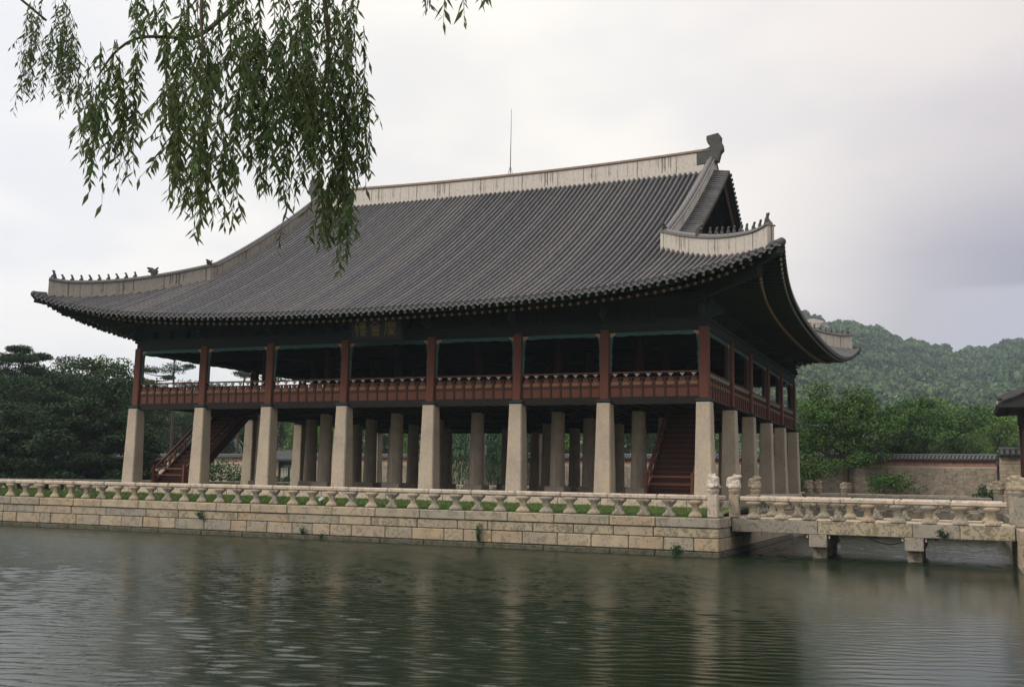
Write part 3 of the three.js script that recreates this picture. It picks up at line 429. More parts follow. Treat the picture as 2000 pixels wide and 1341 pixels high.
{
  // bedding of concave tiles below the rows
  for (const s of SL) {
    const pos = [], uv = [], idx = []; const ws = []; const A = s.long ? HIPX : s.half;
    const seg = (a, b, n) => { const base = pos.length / 3, m = 16; for (let i = 0; i <= n; i++) for (let j = 0; j <= m; j++) { const w = lerp(a, b, i / n), e = s.edge(w), q0 = s.long && Math.abs((a + b) / 2) < HIPX ? 0.1 : Math.max(s.long ? 0.1 : GABX, s.reach - (s.half - Math.abs(w))), q = lerp(e, Math.min(e, q0), j / m); const p = s.P(w, q, s.y(w, q)); pos.push(p.x, p.y, p.z); uv.push(w, q); }
      for (let i = 0; i < n; i++) for (let j = 0; j < m; j++) { const a2 = base + i * (m + 1) + j, b2 = a2 + m + 1; idx.push(a2, b2, a2 + 1, b2, b2 + 1, a2 + 1); } };
    if (s.long) { seg(-s.half, -HIPX, 24); seg(-HIPX, HIPX, 60); seg(HIPX, s.half, 24); } else seg(-s.half, s.half, 90);
    const g = new THREE.BufferGeometry(); g.setAttribute('position', new THREE.Float32BufferAttribute(pos, 3)); g.setAttribute('uv', new THREE.Float32BufferAttribute(uv, 2)); g.setIndex(idx); g.computeVertexNormals();
    part('tile_bed', g, T.base, roof);
    // soffit boards, from the eave edge in to the purlin
    const sp = [], si = [], n = 90, m = 4, su = [];
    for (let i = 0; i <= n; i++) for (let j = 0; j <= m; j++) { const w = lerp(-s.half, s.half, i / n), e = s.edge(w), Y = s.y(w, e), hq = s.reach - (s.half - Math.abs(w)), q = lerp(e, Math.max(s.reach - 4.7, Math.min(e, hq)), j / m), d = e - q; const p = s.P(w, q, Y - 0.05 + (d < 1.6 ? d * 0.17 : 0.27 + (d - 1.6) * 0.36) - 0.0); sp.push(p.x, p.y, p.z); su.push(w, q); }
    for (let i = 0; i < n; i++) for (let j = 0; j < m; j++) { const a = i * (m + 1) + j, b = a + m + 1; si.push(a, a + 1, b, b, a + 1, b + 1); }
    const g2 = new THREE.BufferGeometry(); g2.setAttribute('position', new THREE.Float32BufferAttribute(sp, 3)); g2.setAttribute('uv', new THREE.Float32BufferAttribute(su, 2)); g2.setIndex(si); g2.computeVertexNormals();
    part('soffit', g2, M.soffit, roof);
  }
  // rows of cover tiles, every tile a tapered half pipe lapping the one below
  const rr = rngOf(91);
  const rowGeo = (pts, across, r = 0.088) => {
    const pos = [], uv = [], idx = []; const N = 5, v0 = rr() * 8; let total = rr() * 40;
    const nrm = pts.map((p, i) => { const a = pts[Math.max(0, i - 1)], b = pts[Math.min(pts.length - 1, i + 1)]; return across.clone().cross(b.clone().sub(a)).normalize(); });
    if (nrm[0].y < 0) nrm.forEach((v) => v.negate());
    const ring = (p, n, rad, u) => { const b = pos.length / 3; for (let k = 0; k <= N; k++) { const a = Math.PI * k / N, c = Math.cos(a) * rad, s = Math.sin(a) * rad * 1.1 + (k % N ? 0.06 : -0.03); pos.push(p.x + across.x * c + n.x * s, p.y + across.y * c + n.y * s, p.z + across.z * c + n.z * s); uv.push(u, v0 + k * 0.05); } return b; };
    let prev = -1;
    for (let i = 0; i + 1 < pts.length; i++) { const a = ring(pts[i], nrm[i], r * 1.06, total); total += pts[i].distanceTo(pts[i + 1]); const b = ring(pts[i + 1], nrm[i + 1], r * 0.93, total); for (const [c, d] of prev >= 0 ? [[prev, a], [a, b]] : [[a, b]]) for (let k = 0; k < N; k++) idx.push(c + k, d + k, c + k + 1, c + k + 1, d + k, d + k + 1); prev = b; }
    const g = new THREE.BufferGeometry(); g.setAttribute('position', new THREE.Float32BufferAttribute(pos, 3)); g.setAttribute('uv', new THREE.Float32BufferAttribute(uv.map((v, i) => v + (i % 2 ? 0 : rr() * 0)), 2)); g.setIndex(idx); g.computeVertexNormals(); return g;
  };
  const PITCH = 0.335, disc = merge([new THREE.CylinderGeometry(0.112, 0.112, 0.05, 14).rotateX(Math.PI / 2), new THREE.TorusGeometry(0.085, 0.016, 5, 14).translate(0, 0, 0.025)]);
  const dripS = new THREE.Shape(); dripS.moveTo(-0.13, 0.04); dripS.quadraticCurveTo(0, -0.10, 0.13, 0.04); dripS.quadraticCurveTo(0.10, -0.10, 0, -0.15); dripS.quadraticCurveTo(-0.10, -0.10, -0.13, 0.04);
  const drip = boxUV(new THREE.ExtrudeGeometry(dripS, { depth: 0.03, bevelEnabled: false, curveSegments: 5 }));
  for (const [si, s] of SL.entries()) {
    if (si === 2) { continue; }
    const n = Math.floor((2 * s.half - 0.5) / PITCH), o = s.P(0, 1, 0).sub(s.P(0, 0, 0)), across = s.P(1, 0, 0).sub(s.P(0, 0, 0)), turn = Math.atan2(o.x, o.z), rows = [], discs = [], drips = [];
    for (let k = 0; k <= n; k++) {
      const w = (k - n / 2) * PITCH, e = s.edge(w), q0 = innerQ(s, w); if (q0 > e - 0.12) continue;
      const len = e - q0, m = Math.max(1, Math.round(len / 0.34)), pts = []; for (let i = 0; i <= m; i++) { const q = lerp(e, q0, i / m); pts.push(s.P(w + 0.012 * Math.sin(q * 0.9 + k * 0.37) + (rr() - 0.5) * 0.008, q, s.y(w, q) + 0.015 + (rr() - 0.5) * 0.008)); }
      if (si < 2) {
        const g = rowGeo(pts, across); if (si === 0) part('tile_row', g, T.rows[Math.floor(rr() * 6)], roof); else rows.push(g);
        const p = s.P(w, e + 0.02, s.y(w, e) + 0.045);
        if (si === 0) { const d = part('eave_end_tile', disc, T.disc, roof, [p.x, p.y, p.z]); d.rotation.set(-0.25, turn, 0, 'YXZ'); } else discs.push(disc.clone().rotateX(-0.25).rotateY(turn).translate(p.x, p.y, p.z));
      } else { const p = s.P(w, e + 0.02, s.y(w, e) + 0.045); discs.push(disc.clone().rotateX(-0.25).rotateY(turn).translate(p.x, p.y, p.z)); }
      const w2 = w + PITCH / 2; if (Math.abs(w2) < s.half - 0.15) { const p = s.P(w2, s.edge(w2) + 0.03, s.y(w2, s.edge(w2)) - 0.005); drips.push(drip.clone().rotateX(-0.2).rotateY(turn).translate(p.x, p.y, p.z)); }
    }
    if (rows.length) part('side_tile_rows', merge(rows), T.rows[0], roof).userData.kind = 'stuff';
    if (discs.length) part('side_end_tiles', merge(discs), T.disc, roof).userData.kind = 'stuff';
    part('drip_tiles', merge(drips), T.disc, roof).userData.kind = 'stuff';
  }
  // verges: short rows laid outward from the gable ridges
  for (const [sx, sz] of [[1, 1], [1, -1]]) {
    const pos = [], list = []; const yAt = (q) => SL[0].y(HIPX * 0.97, q);
    for (let q = 0.35; q < 11.3; q += 0.29) { const y = yAt(q); const pts = [0, 1, 2, 3].map((i) => V(XC + sx * lerp(VERGE, HIPX + 0.1, i / 3), y - 0.10 + 0.05 * i, ZC + sz * q)); list.push(q); part('verge_tile_row', rowGeo(pts, V(0, yAt(q + 0.1) - y, sz * 0.1).normalize(), 0.075), T.rows[Math.floor(rr() * 3)], roof); part('verge_end_tile', disc, T.disc, roof, [XC + sx * (VERGE + 0.02), y - 0.07, ZC + sz * q]).rotation.set(0, Math.PI / 2, 0); }
    const strip = []; for (let q = 0; q < 11.4; q += 0.4) { const y0 = yAt(q) - 0.12, y1 = yAt(q + 0.4) - 0.12, a = V(XC + sx * (HIPX - 0.1), y0 + 0.1, ZC + sz * q), b = V(XC + sx * VERGE, y0 - 0.04, ZC + sz * q), c = V(XC + sx * VERGE, y1 - 0.04, ZC + sz * (q + 0.4)), d = V(XC + sx * (HIPX - 0.1), y1 + 0.1, ZC + sz * (q + 0.4)); strip.push(...a, ...b, ...c, ...a, ...c, ...d); const e = V(b.x, b.y - 0.14, b.z), f = V(c.x, c.y - 0.14, c.z), h = V(a.x, a.y - 0.3, a.z), k = V(d.x, d.y - 0.3, d.z); strip.push(...b, ...e, ...f, ...b, ...f, ...c, ...e, ...h, ...k, ...e, ...k, ...f); }
    part('verge_bed', boxUV(fromTris(strip)), T.base, roof);
    const bw = []; const N = 26; for (let i = 0; i < N; i++) { const qa = lerp(0, 11.6, i / N), qb = lerp(0, 11.6, (i + 1) / N), x = XC + sx * (VERGE - 0.42); const A = (q, dy) => V(x, yAt(q) - 0.30 + dy, ZC + sz * q); bw.push(beam(A(qa, -0.32), A(qb, -0.32), 0.09, 0.62)); }
    part('bargeboard', merge(bw), M.redDark, roof);
  }
  for (const sx of [1, -1]) { // gable walls of upright boards
    const yb = (z) => SL[1].y(-(z - ZC), GABX) - 0.3, yt = (q) => SL[0].y(GABX, q) - 0.25; const gw = sub('gable_wall', pav); const n = 44, hw = 10.6;
    for (let i = 0; i < n; i++) { const z = lerp(-hw, hw, (i + 0.5) / n), h = yt(Math.abs(z)) - yb(ZC + z); if (h > 0.15) part('board', box(0.08, h, 2 * hw / n - 0.03, XC + sx * (GABX + 0.03 + (i % 2) * 0.03), yb(ZC + z) + h / 2, ZC + z), i % 4 ? M.redDark : M.brown, gw); }
    
  }
  // rafters: round ones below, square flying ones above, each with its painted end
  const painted = (g, body, end, cut) => { const p = g.attributes.position, a = new Float32Array(p.count * 3); for (let i = 0; i < p.count; i++) a.set(p.getZ(i) > cut ? end : body, i * 3); g.setAttribute('color', new THREE.BufferAttribute(a, 3)); return g; };
  const rg = painted(mergeP([new THREE.CylinderGeometry(0.075, 0.085, 0.97, 9, 1).rotateX(Math.PI / 2).translate(0, 0, 0.485), new THREE.CylinderGeometry(0.078, 0.078, 0.03, 9).rotateX(Math.PI / 2).translate(0, 0, 0.986)]), [0.014, 0.022, 0.016], [0.30, 0.21, 0.11], 0.972);
  const fg = painted(mergeP([new THREE.BoxGeometry(0.115, 0.135, 0.97).translate(0, 0, 0.485), new THREE.BoxGeometry(0.12, 0.14, 0.03).translate(0, 0, 0.986)]), [0.014, 0.024, 0.018], [0.24, 0.29, 0.22], 0.972);
  const RP = 0.42;
  for (const [si, s] of SL.entries()) {
    const n = Math.floor((2 * s.half - 1.0) / RP), m4 = new THREE.Matrix4(), far = [], farF = [];
    const inner = s.half - 5.6;
    for (let k = 0; k <= n; k++) {
      const w = (k - n / 2) * RP, e = s.edge(w), Y = s.y(w, e), aw = Math.abs(w), fan = Math.max(0, aw - inner), iw = Math.sign(w) * (aw - fan * 0.62);
      const out1 = s.P(w - Math.sign(w) * fan * 0.12, e - 1.15, Y - 0.30 + 0.04), in1 = s.P(iw, s.reach - 5.1, Math.max(9.95, Y + 0.55) - (fan ? 0.25 * fan / 5.6 : 0));
      const out2 = s.P(w, e - 0.13, Y - 0.145), in2 = s.P(w - Math.sign(w) * fan * 0.22, e - 1.75, Y - 0.145 + 0.27);
      const put = (name, g, a, b, list) => { const L = a.distanceTo(b); m4.lookAt(b, a, V(0, 1, 0)).setPosition(a); const sc = new THREE.Matrix4().makeScale(1, 1, L); const M4 = m4.clone().multiply(sc); if (list) list.push(g.clone().applyMatrix4(M4)); else { const m = part(name, g, paintV, roof); m.applyMatrix4(M4); } };
      put('rafter', rg, in1, out1, si === 0 ? null : far); put('flying_rafter', fg, in2, out2, si === 0 ? null : farF);
    }
    if (far.length) { part('side_rafters', mergeGeometries(far), paintV, roof).userData.kind = 'stuff'; part('side_flying_rafters', mergeGeometries(farF), paintV, roof).userData.kind = 'stuff'; }
    // fascia under the tiles
    const fs = []; for (let i = 0; i < 72; i++) { const a = lerp(-s.half + 0.1, s.half - 0.1, i / 72), b = lerp(-s.half + 0.1, s.half - 0.1, (i + 1) / 72); fs.push(beam(s.P(a, s.edge(a) - 0.08, s.y(a, s.edge(a)) - 0.035), s.P(b, s.edge(b) - 0.08, s.y(b, s.edge(b)) - 0.035), 0.1, 0.09)); } part('fascia', merge(fs), M.soffit, roof);
  }
  for (const [sx, sz] of [[1, 1], [1, -1], [-1, 1], [-1, -1]]) { const C = (o, y) => V(XC + sx * (HX - o), y, ZC + sz * (HZ - o)); part('corner_beam', merge([beam(C(5.2, 9.75), C(1.2, 10.15), 0.3, 0.42), beam(C(2.6, 10.25), C(0.12, 10.78), 0.26, 0.34)]), M.green, roof); }
}
// ridges of lime plaster capped with tile
function ridgeWall(name, pts, h, wd, mat, parent, capMat) {            // h: function of t or number
  const n = pts.length - 1, pos = [], uv = [], capPts = []; let run = 0; const H = (i) => typeof h === 'function' ? h(i / n) : h;
  const side = pts.map((p, i) => { const a = pts[Math.max(0, i - 1)], b = pts[Math.min(n, i + 1)]; return V(-(b.z - a.z), 0, b.x - a.x).normalize().multiplyScalar(wd / 2); });
  const push = (a, b, c, d, u0, u1, v0, v1) => { pos.push(...a, ...b, ...c, ...a, ...c, ...d); uv.push(u0, v0, u1, v0, u1, v1, u0, v0, u1, v1, u0, v1); };
  for (let i = 0; i < n; i++) {
    const u0 = run; run += pts[i].distanceTo(pts[i + 1]); const u1 = run;
    const q = [0, 1].map((k) => { const p = pts[i + k], s = side[i + k], t = H(i + k); return { l0: p.clone().add(s).add(V(0, -0.25, 0)), r0: p.clone().sub(s).add(V(0, -0.25, 0)), l1: p.clone().add(s).add(V(0, t, 0)), r1: p.clone().sub(s).add(V(0, t, 0)) }; });
    push(q[0].l0, q[1].l0, q[1].l1, q[0].l1, u0, u1, 0, 1.3); push(q[1].r0, q[0].r0, q[0].r1, q[1].r1, u1, u0, 0, 1.3); push(q[0].l1, q[1].l1, q[1].r1, q[0].r1, u0, u1, 1.2, 1.3);
    if (i === 0) push(q[0].r0, q[0].l0, q[0].l1, q[0].r1, 0, wd, 0, 1.3); if (i === n - 1) push(q[1].l0, q[1].r0, q[1].r1, q[1].l1, 0, wd, 0, 1.3);
  }
  const g = fromTris(pos); g.setAttribute('uv', new THREE.Float32BufferAttribute(uv, 2));
  const grp = sub(name, parent); part('plaster', g, mat, grp);
  const caps = []; for (let i = 0; i < n; i++) { const a = pts[i].clone().add(V(0, H(i) + 0.05, 0)), b = pts[i + 1].clone().add(V(0, H(i + 1) + 0.05, 0)), d = b.clone().sub(a); caps.push(beam(a, b.clone().addScaledVector(d, 0.02), wd + 0.14, 0.06)); const L = a.distanceTo(b); caps.push(boxUV(new THREE.CylinderGeometry(wd * 0.34, wd * 0.36, L, 8, 1).rotateX(Math.PI / 2)).applyMatrix4(new THREE.Matrix4().lookAt(b, a, V(0, 1, 0)).setPosition(a.clone().add(b).multiplyScalar(0.5).add(V(0, 0.06, 0))))); }
  part('cap_tiles', merge(caps), capMat || T.cap, grp);
  return grp;
}
{
  const mp = []; for (let i = 0; i <= 28; i++) { const x = lerp(-14.45, 14.45, i / 28); mp.push(V(XC + x, 20.0 + 0.32 * Math.pow(Math.abs(x) / 14.45, 2.2), ZC)); }
  const main = ridgeWall('main_ridge', mp, 1.12, 0.46, plaster, pav);
  // owl-tail ornaments biting the ends of the main ridge
  const fin = [[-1.05, -0.1], [0.25, 0.05], [0.38, 0.55], [0.55, 0.75], [0.52, 1.05], [0.40, 1.30], [0.42, 1.58], [0.26, 1.80], [-0.42, 1.68], [-0.43, 1.48], [-0.37, 1.28], [-0.22, 1.18], [-0.20, 1.06], [-0.30, 0.93], [-0.42, 0.88], [-0.70, 0.80], [-1.05, 0.66]];
  const fg = boxUV(new THREE.ExtrudeGeometry(new THREE.Shape(fin.map((p) => new THREE.Vector2(...p))), { depth: 0.46, bevelEnabled: true, bevelSize: 0.035, bevelThickness: 0.04, bevelSegments: 2 }).translate(0, 0, -0.23));
  for (const s of [1, -1]) { const m = part('ridge_end_ornament', fg, T.dark, main, [XC + s * 14.70, 20.72, ZC]); m.scale.x = s; }
  const yS = (q) => SL[0].y(HIPX, q);
  const beast = blob([[0, 0.02, 0, 0, 0.22, 0, 0.15, 0.14], [0, 0.25, 0, 0.12, 0.34, 0, 0.13, 0.11], [0.1, 0.36, 0, 0.30, 0.42, 0, 0.09, 0.06], [0.1, 0.22, 0, 0.27, 0.25, 0, 0.08, 0.05], [-0.08, 0.35, 0, -0.2, 0.48, 0, 0.07, 0.04], [-0.1, 0.1, 0, -0.2, 0.3, 0, 0.08, 0.04]], 0.04, 28, 0.42, 0.25);
  const fig = [0, 1, 2].map((k) => blob([[0, 0.03, 0, 0.02, 0.17, 0, 0.075, 0.06], [0.02, 0.18, 0, 0.06 + 0.02 * k, 0.30, 0, 0.055, 0.04], [0.06 + 0.02 * k, 0.33, 0, 0.10 + 0.02 * k, 0.345, 0, 0.05, 0.035], [0.03, 0.24, 0, 0.13, 0.12 - 0.03 * k, 0, 0.03, 0.025], [0.13, 0.12, 0, 0.14, 0.0, 0, 0.025, 0.03], [-0.05, 0.05, 0, -0.14, 0.0, 0, 0.04, 0.03]], 0.03, 26, 0.3, 0.18));
  for (const sx of [1, -1]) for (const sz of [1, -1]) {
    const gp = []; for (let i = 0; i <= 16; i++) { const q = lerp(0.05, 11.75, i / 16); gp.push(V(XC + sx * HIPX, yS(q) + 0.04, ZC + sz * q)); }
    const gr = ridgeWall('gable_ridge', gp, (t) => 0.72 - 0.02 * t + 0.14 * sstep(0.93, 1, t), 0.36, sx > 0 ? plaster : plasterOld, pav, T.rows[3]);
    const e = gp[16]; const b1 = part('ridge_beast', beast, T.dark, gr, [e.x, e.y + 0.88, e.z - sz * 0.15]); b1.rotation.y = sz > 0 ? -Math.PI / 2 : Math.PI / 2;
    // hip ridge down to the corner
    const hp = [], o0 = 7.05, o1 = 0.62, N = 18, Yh = (o) => SL[0].y((HX - o) * sx, HZ - o);
    for (let i = 0; i <= N; i++) { const o = lerp(o0, o1, i / N); hp.push(V(XC + sx * (HX - o), Yh(o) + 0.04, ZC + sz * (HZ - o))); }
    const hr = ridgeWall('hip_ridge', hp, (t) => 0.80 + 0.10 * sstep(0.9, 1, t), 0.36, sx > 0 ? plasterHip : plasterOld, pav, T.rows[3]);
    const where = (t) => { const f = t * N, i = Math.min(N - 1, Math.floor(f)), p = hp[i].clone().lerp(hp[i + 1], f - i); p.y += 0.80 + 0.10 * sstep(0.9, 1, t) + 0.12; return p; }, turn = Math.atan2(-sz, sx);
    const b2 = part('ridge_beast', beast, T.dark, hr, where(0.36).toArray()); b2.rotation.y = turn; b2.scale.setScalar(1.15);
    for (let k = 0; k < 10; k++) { const f = part('roof_figurine', fig[k % 3], T.dark, hr, where(0.47 + 0.495 * k / 9).toArray()); f.rotation.y = turn + (k % 2 ? 0.2 : -0.15); f.scale.setScalar(k === 9 ? 1.5 : 1.15); }
    const c = hp[N], pz = part('hip_end_tile', merge([new THREE.CylinderGeometry(0.16, 0.16, 0.7, 10).rotateX(Math.PI / 2), new THREE.SphereGeometry(0.2, 10, 8).translate(0, -0.02, 0.35)]), T.dark, hr, [c.x + sx * 0.28, c.y + 0.06, c.z + sz * 0.28]); pz.rotation.y = Math.atan2(sx, sz);
  }
  const rod = sub('lightning_rod', pav, [-16.42, 21.22, ZC]);
  part('mast', merge([new THREE.CylinderGeometry(0.012, 0.035, 4.7, 8).translate(0, 2.4, 0)]), M.iron, rod); part('base', merge([new THREE.CylinderGeometry(0.05, 0.2, 0.12, 10).translate(0, 0.06, 0), beam(V(-0.18, 0.1, 0), V(0, 0.7, 0), 0.025, 0.025), beam(V(0.18, 0.1, 0), V(0, 0.7, 0), 0.025, 0.025)]), M.iron, rod);
  part('ridge_clamp', merge([box(0.8, 0.04, 0.1, -20.2, 21.3, ZC), box(0.05, 0.14, 0.05, -20.45, 21.28, ZC), box(0.05, 0.2, 0.05, -19.95, 21.3, ZC)]), M.iron, roof);
}
// ---------------------------------------------------------------- vegetation
function leafTris(pos, col, p, dir, side, len, wid, c, fold = 0.25) {    // folded four-triangle leaf
  const n = dir.clone().cross(side).normalize(), b = p, t = p.clone().addScaledVector(dir, len), m = p.clone().addScaledVector(dir, len * 0.42).addScaledVector(n, -wid * fold), l = p.clone().addScaledVector(dir, len * 0.42).addScaledVector(side, wid), r = p.clone().addScaledVector(dir, len * 0.42).addScaledVector(side, -wid);
  for (const [x, y, z] of [[b, m, l], [b, r, m], [m, t, l], [m, r, t]]) { pos.push(x.x, x.y, x.z, y.x, y.y, y.z, z.x, z.y, z.z); for (let i = 0; i < 3; i++) col.push(...c); }
}
function cheapLeaf(pos, col, p, dir, side, len, wid, c) {
  const t = [p.x + dir.x * len, p.y + dir.y * len, p.z + dir.z * len], h = len * 0.5, l = [p.x + dir.x * h + side.x * wid, p.y + dir.y * h + side.y * wid, p.z + dir.z * h + side.z * wid], r = [p.x + dir.x * h - side.x * wid, p.y + dir.y * h - side.y * wid, p.z + dir.z * h - side.z * wid];
  pos.push(p.x, p.y, p.z, ...r, ...t, p.x, p.y, p.z, ...t, ...l); for (let i = 0; i < 6; i++) col.push(...c);
}
const rdir = (r) => { const z = r() * 2 - 1, a = r() * 6.2832, s = Math.sqrt(1 - z * z); return V(s * Math.cos(a), z, s * Math.sin(a)); };
// broadleaf tree of unit design: trunk with limbs, clumps of leaves round the limb ends
function makeBroad(seed, H, W, o = {}) {
  const r = rngOf(seed), limbs = [], clumps = [], th = H * (o.bole ?? 0.28), top = V((r() - 0.5) * H * 0.06, H * 0.72, (r() - 0.5) * H * 0.06);
  limbs.push(tube([V(0, -0.3, 0), V((r() - 0.5) * 0.2, th, (r() - 0.5) * 0.2), top.clone().multiplyScalar(0.75).setY(H * 0.55), top], H * 0.028, H * 0.006, 7, 3));
  const n = o.limbs || 9;
  for (let i = 0; i < n; i++) {
    const a = i * 2.4 + r() * 0.8, t = (i + 0.5) / n, y0 = lerp(th * 0.9, H * 0.62, t), reach = W * 0.5 * (0.55 + 0.5 * r()) * Math.sin(Math.PI * (0.28 + 0.62 * t)), y1 = Math.min(H * 0.94, y0 + H * (0.16 + 0.22 * r())) * (1 - (o.droop || 0) * 0.12);
    const e = V(Math.cos(a) * reach, y1, Math.sin(a) * reach), m = V(Math.cos(a) * reach * 0.5, lerp(y0, y1, 0.62), Math.sin(a) * reach * 0.5);
    limbs.push(tube([V(0, y0, 0), m, e], H * 0.012, H * 0.003, 5, 3));
    const k = 3 + Math.floor(r() * 3); for (let j = 0; j < k; j++) { const f = 0.45 + 0.6 * r(); clumps.push([e.x * f + (r() - 0.5) * W * 0.2, lerp(y0, y1, Math.min(1, f)) + (r() - 0.35) * H * 0.12, e.z * f + (r() - 0.5) * W * 0.2, H * (0.055 + 0.065 * r())]); }
  }
  for (let i = 0; i < 6; i++) clumps.push([(r() - 0.5) * W * 0.35, H * (0.72 + 0.22 * r()), (r() - 0.5) * W * 0.35, H * (0.06 + 0.05 * r())]);
  if (o.skirt) for (let i = 0; i < o.skirt; i++) { const a = r() * 6.28, q = W * 0.5 * (0.5 + 0.4 * r()); clumps.push([Math.cos(a) * q, H * (0.12 + 0.25 * r()), Math.sin(a) * q, H * (0.06 + 0.05 * r())]); }
  const pos = [], col = [], per = Math.round((o.leaves || 190) * 1.7), base = o.color || [0.035, 0.075, 0.02], L = (o.leaf || 0.30) * 0.72;
  for (const [x, y, z, rad] of clumps) {
    const v = 0.75 + 0.5 * r(), yel = r() * 0.35;
    for (let k = 0; k < per; k++) { const d = rdir(r), q = rad * Math.pow(r(), 0.42); d.y *= 0.72; const p = V(x + d.x * q * 1.25, y + d.y * q, z + d.z * q * 1.25), dir = rdir(r).addScaledVector(d, 0.7).add(V(0, -0.25, 0)).normalize(), side = dir.clone().cross(rdir(r)).normalize(), s = 0.7 + 0.6 * r(), c = v * (0.75 + 0.5 * r()); cheapLeaf(pos, col, p, dir, side, L * s, L * 0.3 * s, [base[0] * c * (1 + yel), base[1] * c, base[2] * c]); }
  }
  return { trunk: boxUV(mergeP(limbs)), crown: fromTris(pos, col) };
}
function makePine(seed, H, W, o = {}) {
  const r = rngOf(seed), limbs = [], pos = [], col = [], lean = (r() - 0.5) * H * 0.1, tp = (t) => V(lean * t * t + Math.sin(t * 5 + seed) * 0.12, H * t, Math.cos(t * 4 + seed) * 0.1), base = o.color || [0.022, 0.05, 0.022];
  limbs.push(tube([tp(0), tp(0.3), tp(0.6), tp(0.85), tp(0.98)], H * 0.013, H * 0.005, 7, 3));
  const n = o.tiers || 9, t0 = o.from ?? 0.45;
  for (let i = 0; i < n; i++) {
    const t = lerp(t0, 0.97, i / (n - 1)), b = tp(t), a = i * 2.3 + r(), R = W * 0.5 * (1.12 - 0.75 * (t - t0) / (1 - t0)) * (0.7 + 0.5 * r()), e = V(b.x + Math.cos(a) * R, b.y + R * (0.02 + 0.22 * r()), b.z + Math.sin(a) * R);
    limbs.push(tube([b, b.clone().lerp(e, 0.5).add(V(0, -0.06 * R, 0)), e], H * 0.0065, H * 0.002, 5, 3));
    const pads = 2 + Math.floor(r() * 3);
    for (let k = 0; k < pads; k++) { const f = 0.5 + 0.55 * r(), c = b.clone().lerp(e, f).add(V((r() - 0.5) * R * 0.5, 0.1, (r() - 0.5) * R * 0.5)), pr = R * (0.26 + 0.2 * r());
      for (let j = 0; j < (o.needles || 240); j++) { const d = rdir(r), q = Math.pow(r(), 0.5) * pr, p = V(c.x + d.x * q, c.y + Math.abs(d.y) * q * 0.55, c.z + d.z * q), dir = rdir(r).add(V(0, 0.7, 0)).normalize(), side = dir.clone().cross(rdir(r)).normalize(), v = 0.7 + 0.6 * r(); cheapLeaf(pos, col, p, dir, side, 0.26, 0.045, [base[0] * v, base[1] * v, base[2] * v]); } }
  }
  return { trunk: boxUV(mergeP(limbs)), crown: fromTris(pos, col) };
}
function makeShrub(seed, H, W, base, leaf = 0.2, n = 1500) {
  const r = rngOf(seed), pos = [], col = [], st = [], lob = []; for (let i = 0; i < 9; i++) lob.push([(r() - 0.5) * W * 0.75, H * (0.3 + 0.5 * r()), (r() - 0.5) * W * 0.75, H * (0.2 + 0.14 * r())]);
  for (const [x, y, z, q] of lob) { st.push(tube([V(0, -0.1, 0), V(x * 0.5, y * 0.6, z * 0.5), V(x, y, z)], 0.03, 0.012, 5, 2)); for (let k = 0; k < n / 9; k++) { const d = rdir(r), e = q * Math.pow(r(), 0.4), p = V(x + d.x * e * 1.2, Math.max(0.02, y + d.y * e), z + d.z * e * 1.2), dir = rdir(r).addScaledVector(d, 0.8).normalize(), side = dir.clone().cross(rdir(r)).normalize(), v = 0.65 + 0.7 * r(); cheapLeaf(pos, col, p, dir, side, leaf * (0.7 + 0.6 * r()), leaf * 0.28, [base[0] * v, base[1] * v, base[2] * v]); } }
  return { trunk: boxUV(mergeP(st)), crown: fromTris(pos, col) };
}
function plant(name, cat, label, def, pos, turn, scale, group, bk = bark) {
  const t = thing(name, label, cat, pos, group); t.rotation.y = turn || 0; if (Array.isArray(scale)) t.scale.set(...scale); else t.scale.setScalar(scale || 1);
  part(cat === 'shrub' || cat === 'plant' ? 'stem' : 'trunk', def.trunk, bk, t); part(cat === 'shrub' || cat === 'plant' ? 'foliage' : 'crown', def.crown, leafMat, t); return t;
}
const GY = -0.66;
const ground = (px, D) => { const p = at(px, 900, D); return [p.x, GY, p.z]; };
const B = {
  a: makeBroad(501, 10, 9, { color: [0.024, 0.060, 0.016] }), b: makeBroad(502, 11, 8, { color: [0.036, 0.074, 0.020], bole: 0.3 }), c: makeBroad(503, 9, 9, { color: [0.022, 0.054, 0.018], limbs: 11, skirt: 14 }),
  d: makeBroad(504, 10, 10, { color: [0.040, 0.100, 0.016], limbs: 14, skirt: 26, leaves: 230, leaf: 0.26 }), e: makeBroad(505, 9, 9, { color: [0.033, 0.086, 0.016], limbs: 14, skirt: 20, leaves: 230, leaf: 0.26, bole: 0.2 }),
  f: makeBroad(506, 10, 9, { color: [0.065, 0.145, 0.022], limbs: 10, leaves: 150, leaf: 0.34 }), g: makeBroad(507, 9, 8, { color: [0.055, 0.13, 0.022], limbs: 9, leaves: 150, leaf: 0.34 }), h: makeBroad(508, 7, 10, { color: [0.018, 0.045, 0.014], limbs: 12, skirt: 26, bole: 0.15, leaves: 220 }),
  p: makePine(601, 12, 12, { tiers: 26, from: 0.3, needles: 520 }), q: makePine(602, 15, 8, { from: 0.74, tiers: 6, needles: 200 }), s: makePine(603, 13, 7, { from: 0.5, tiers: 12, needles: 340 }) };
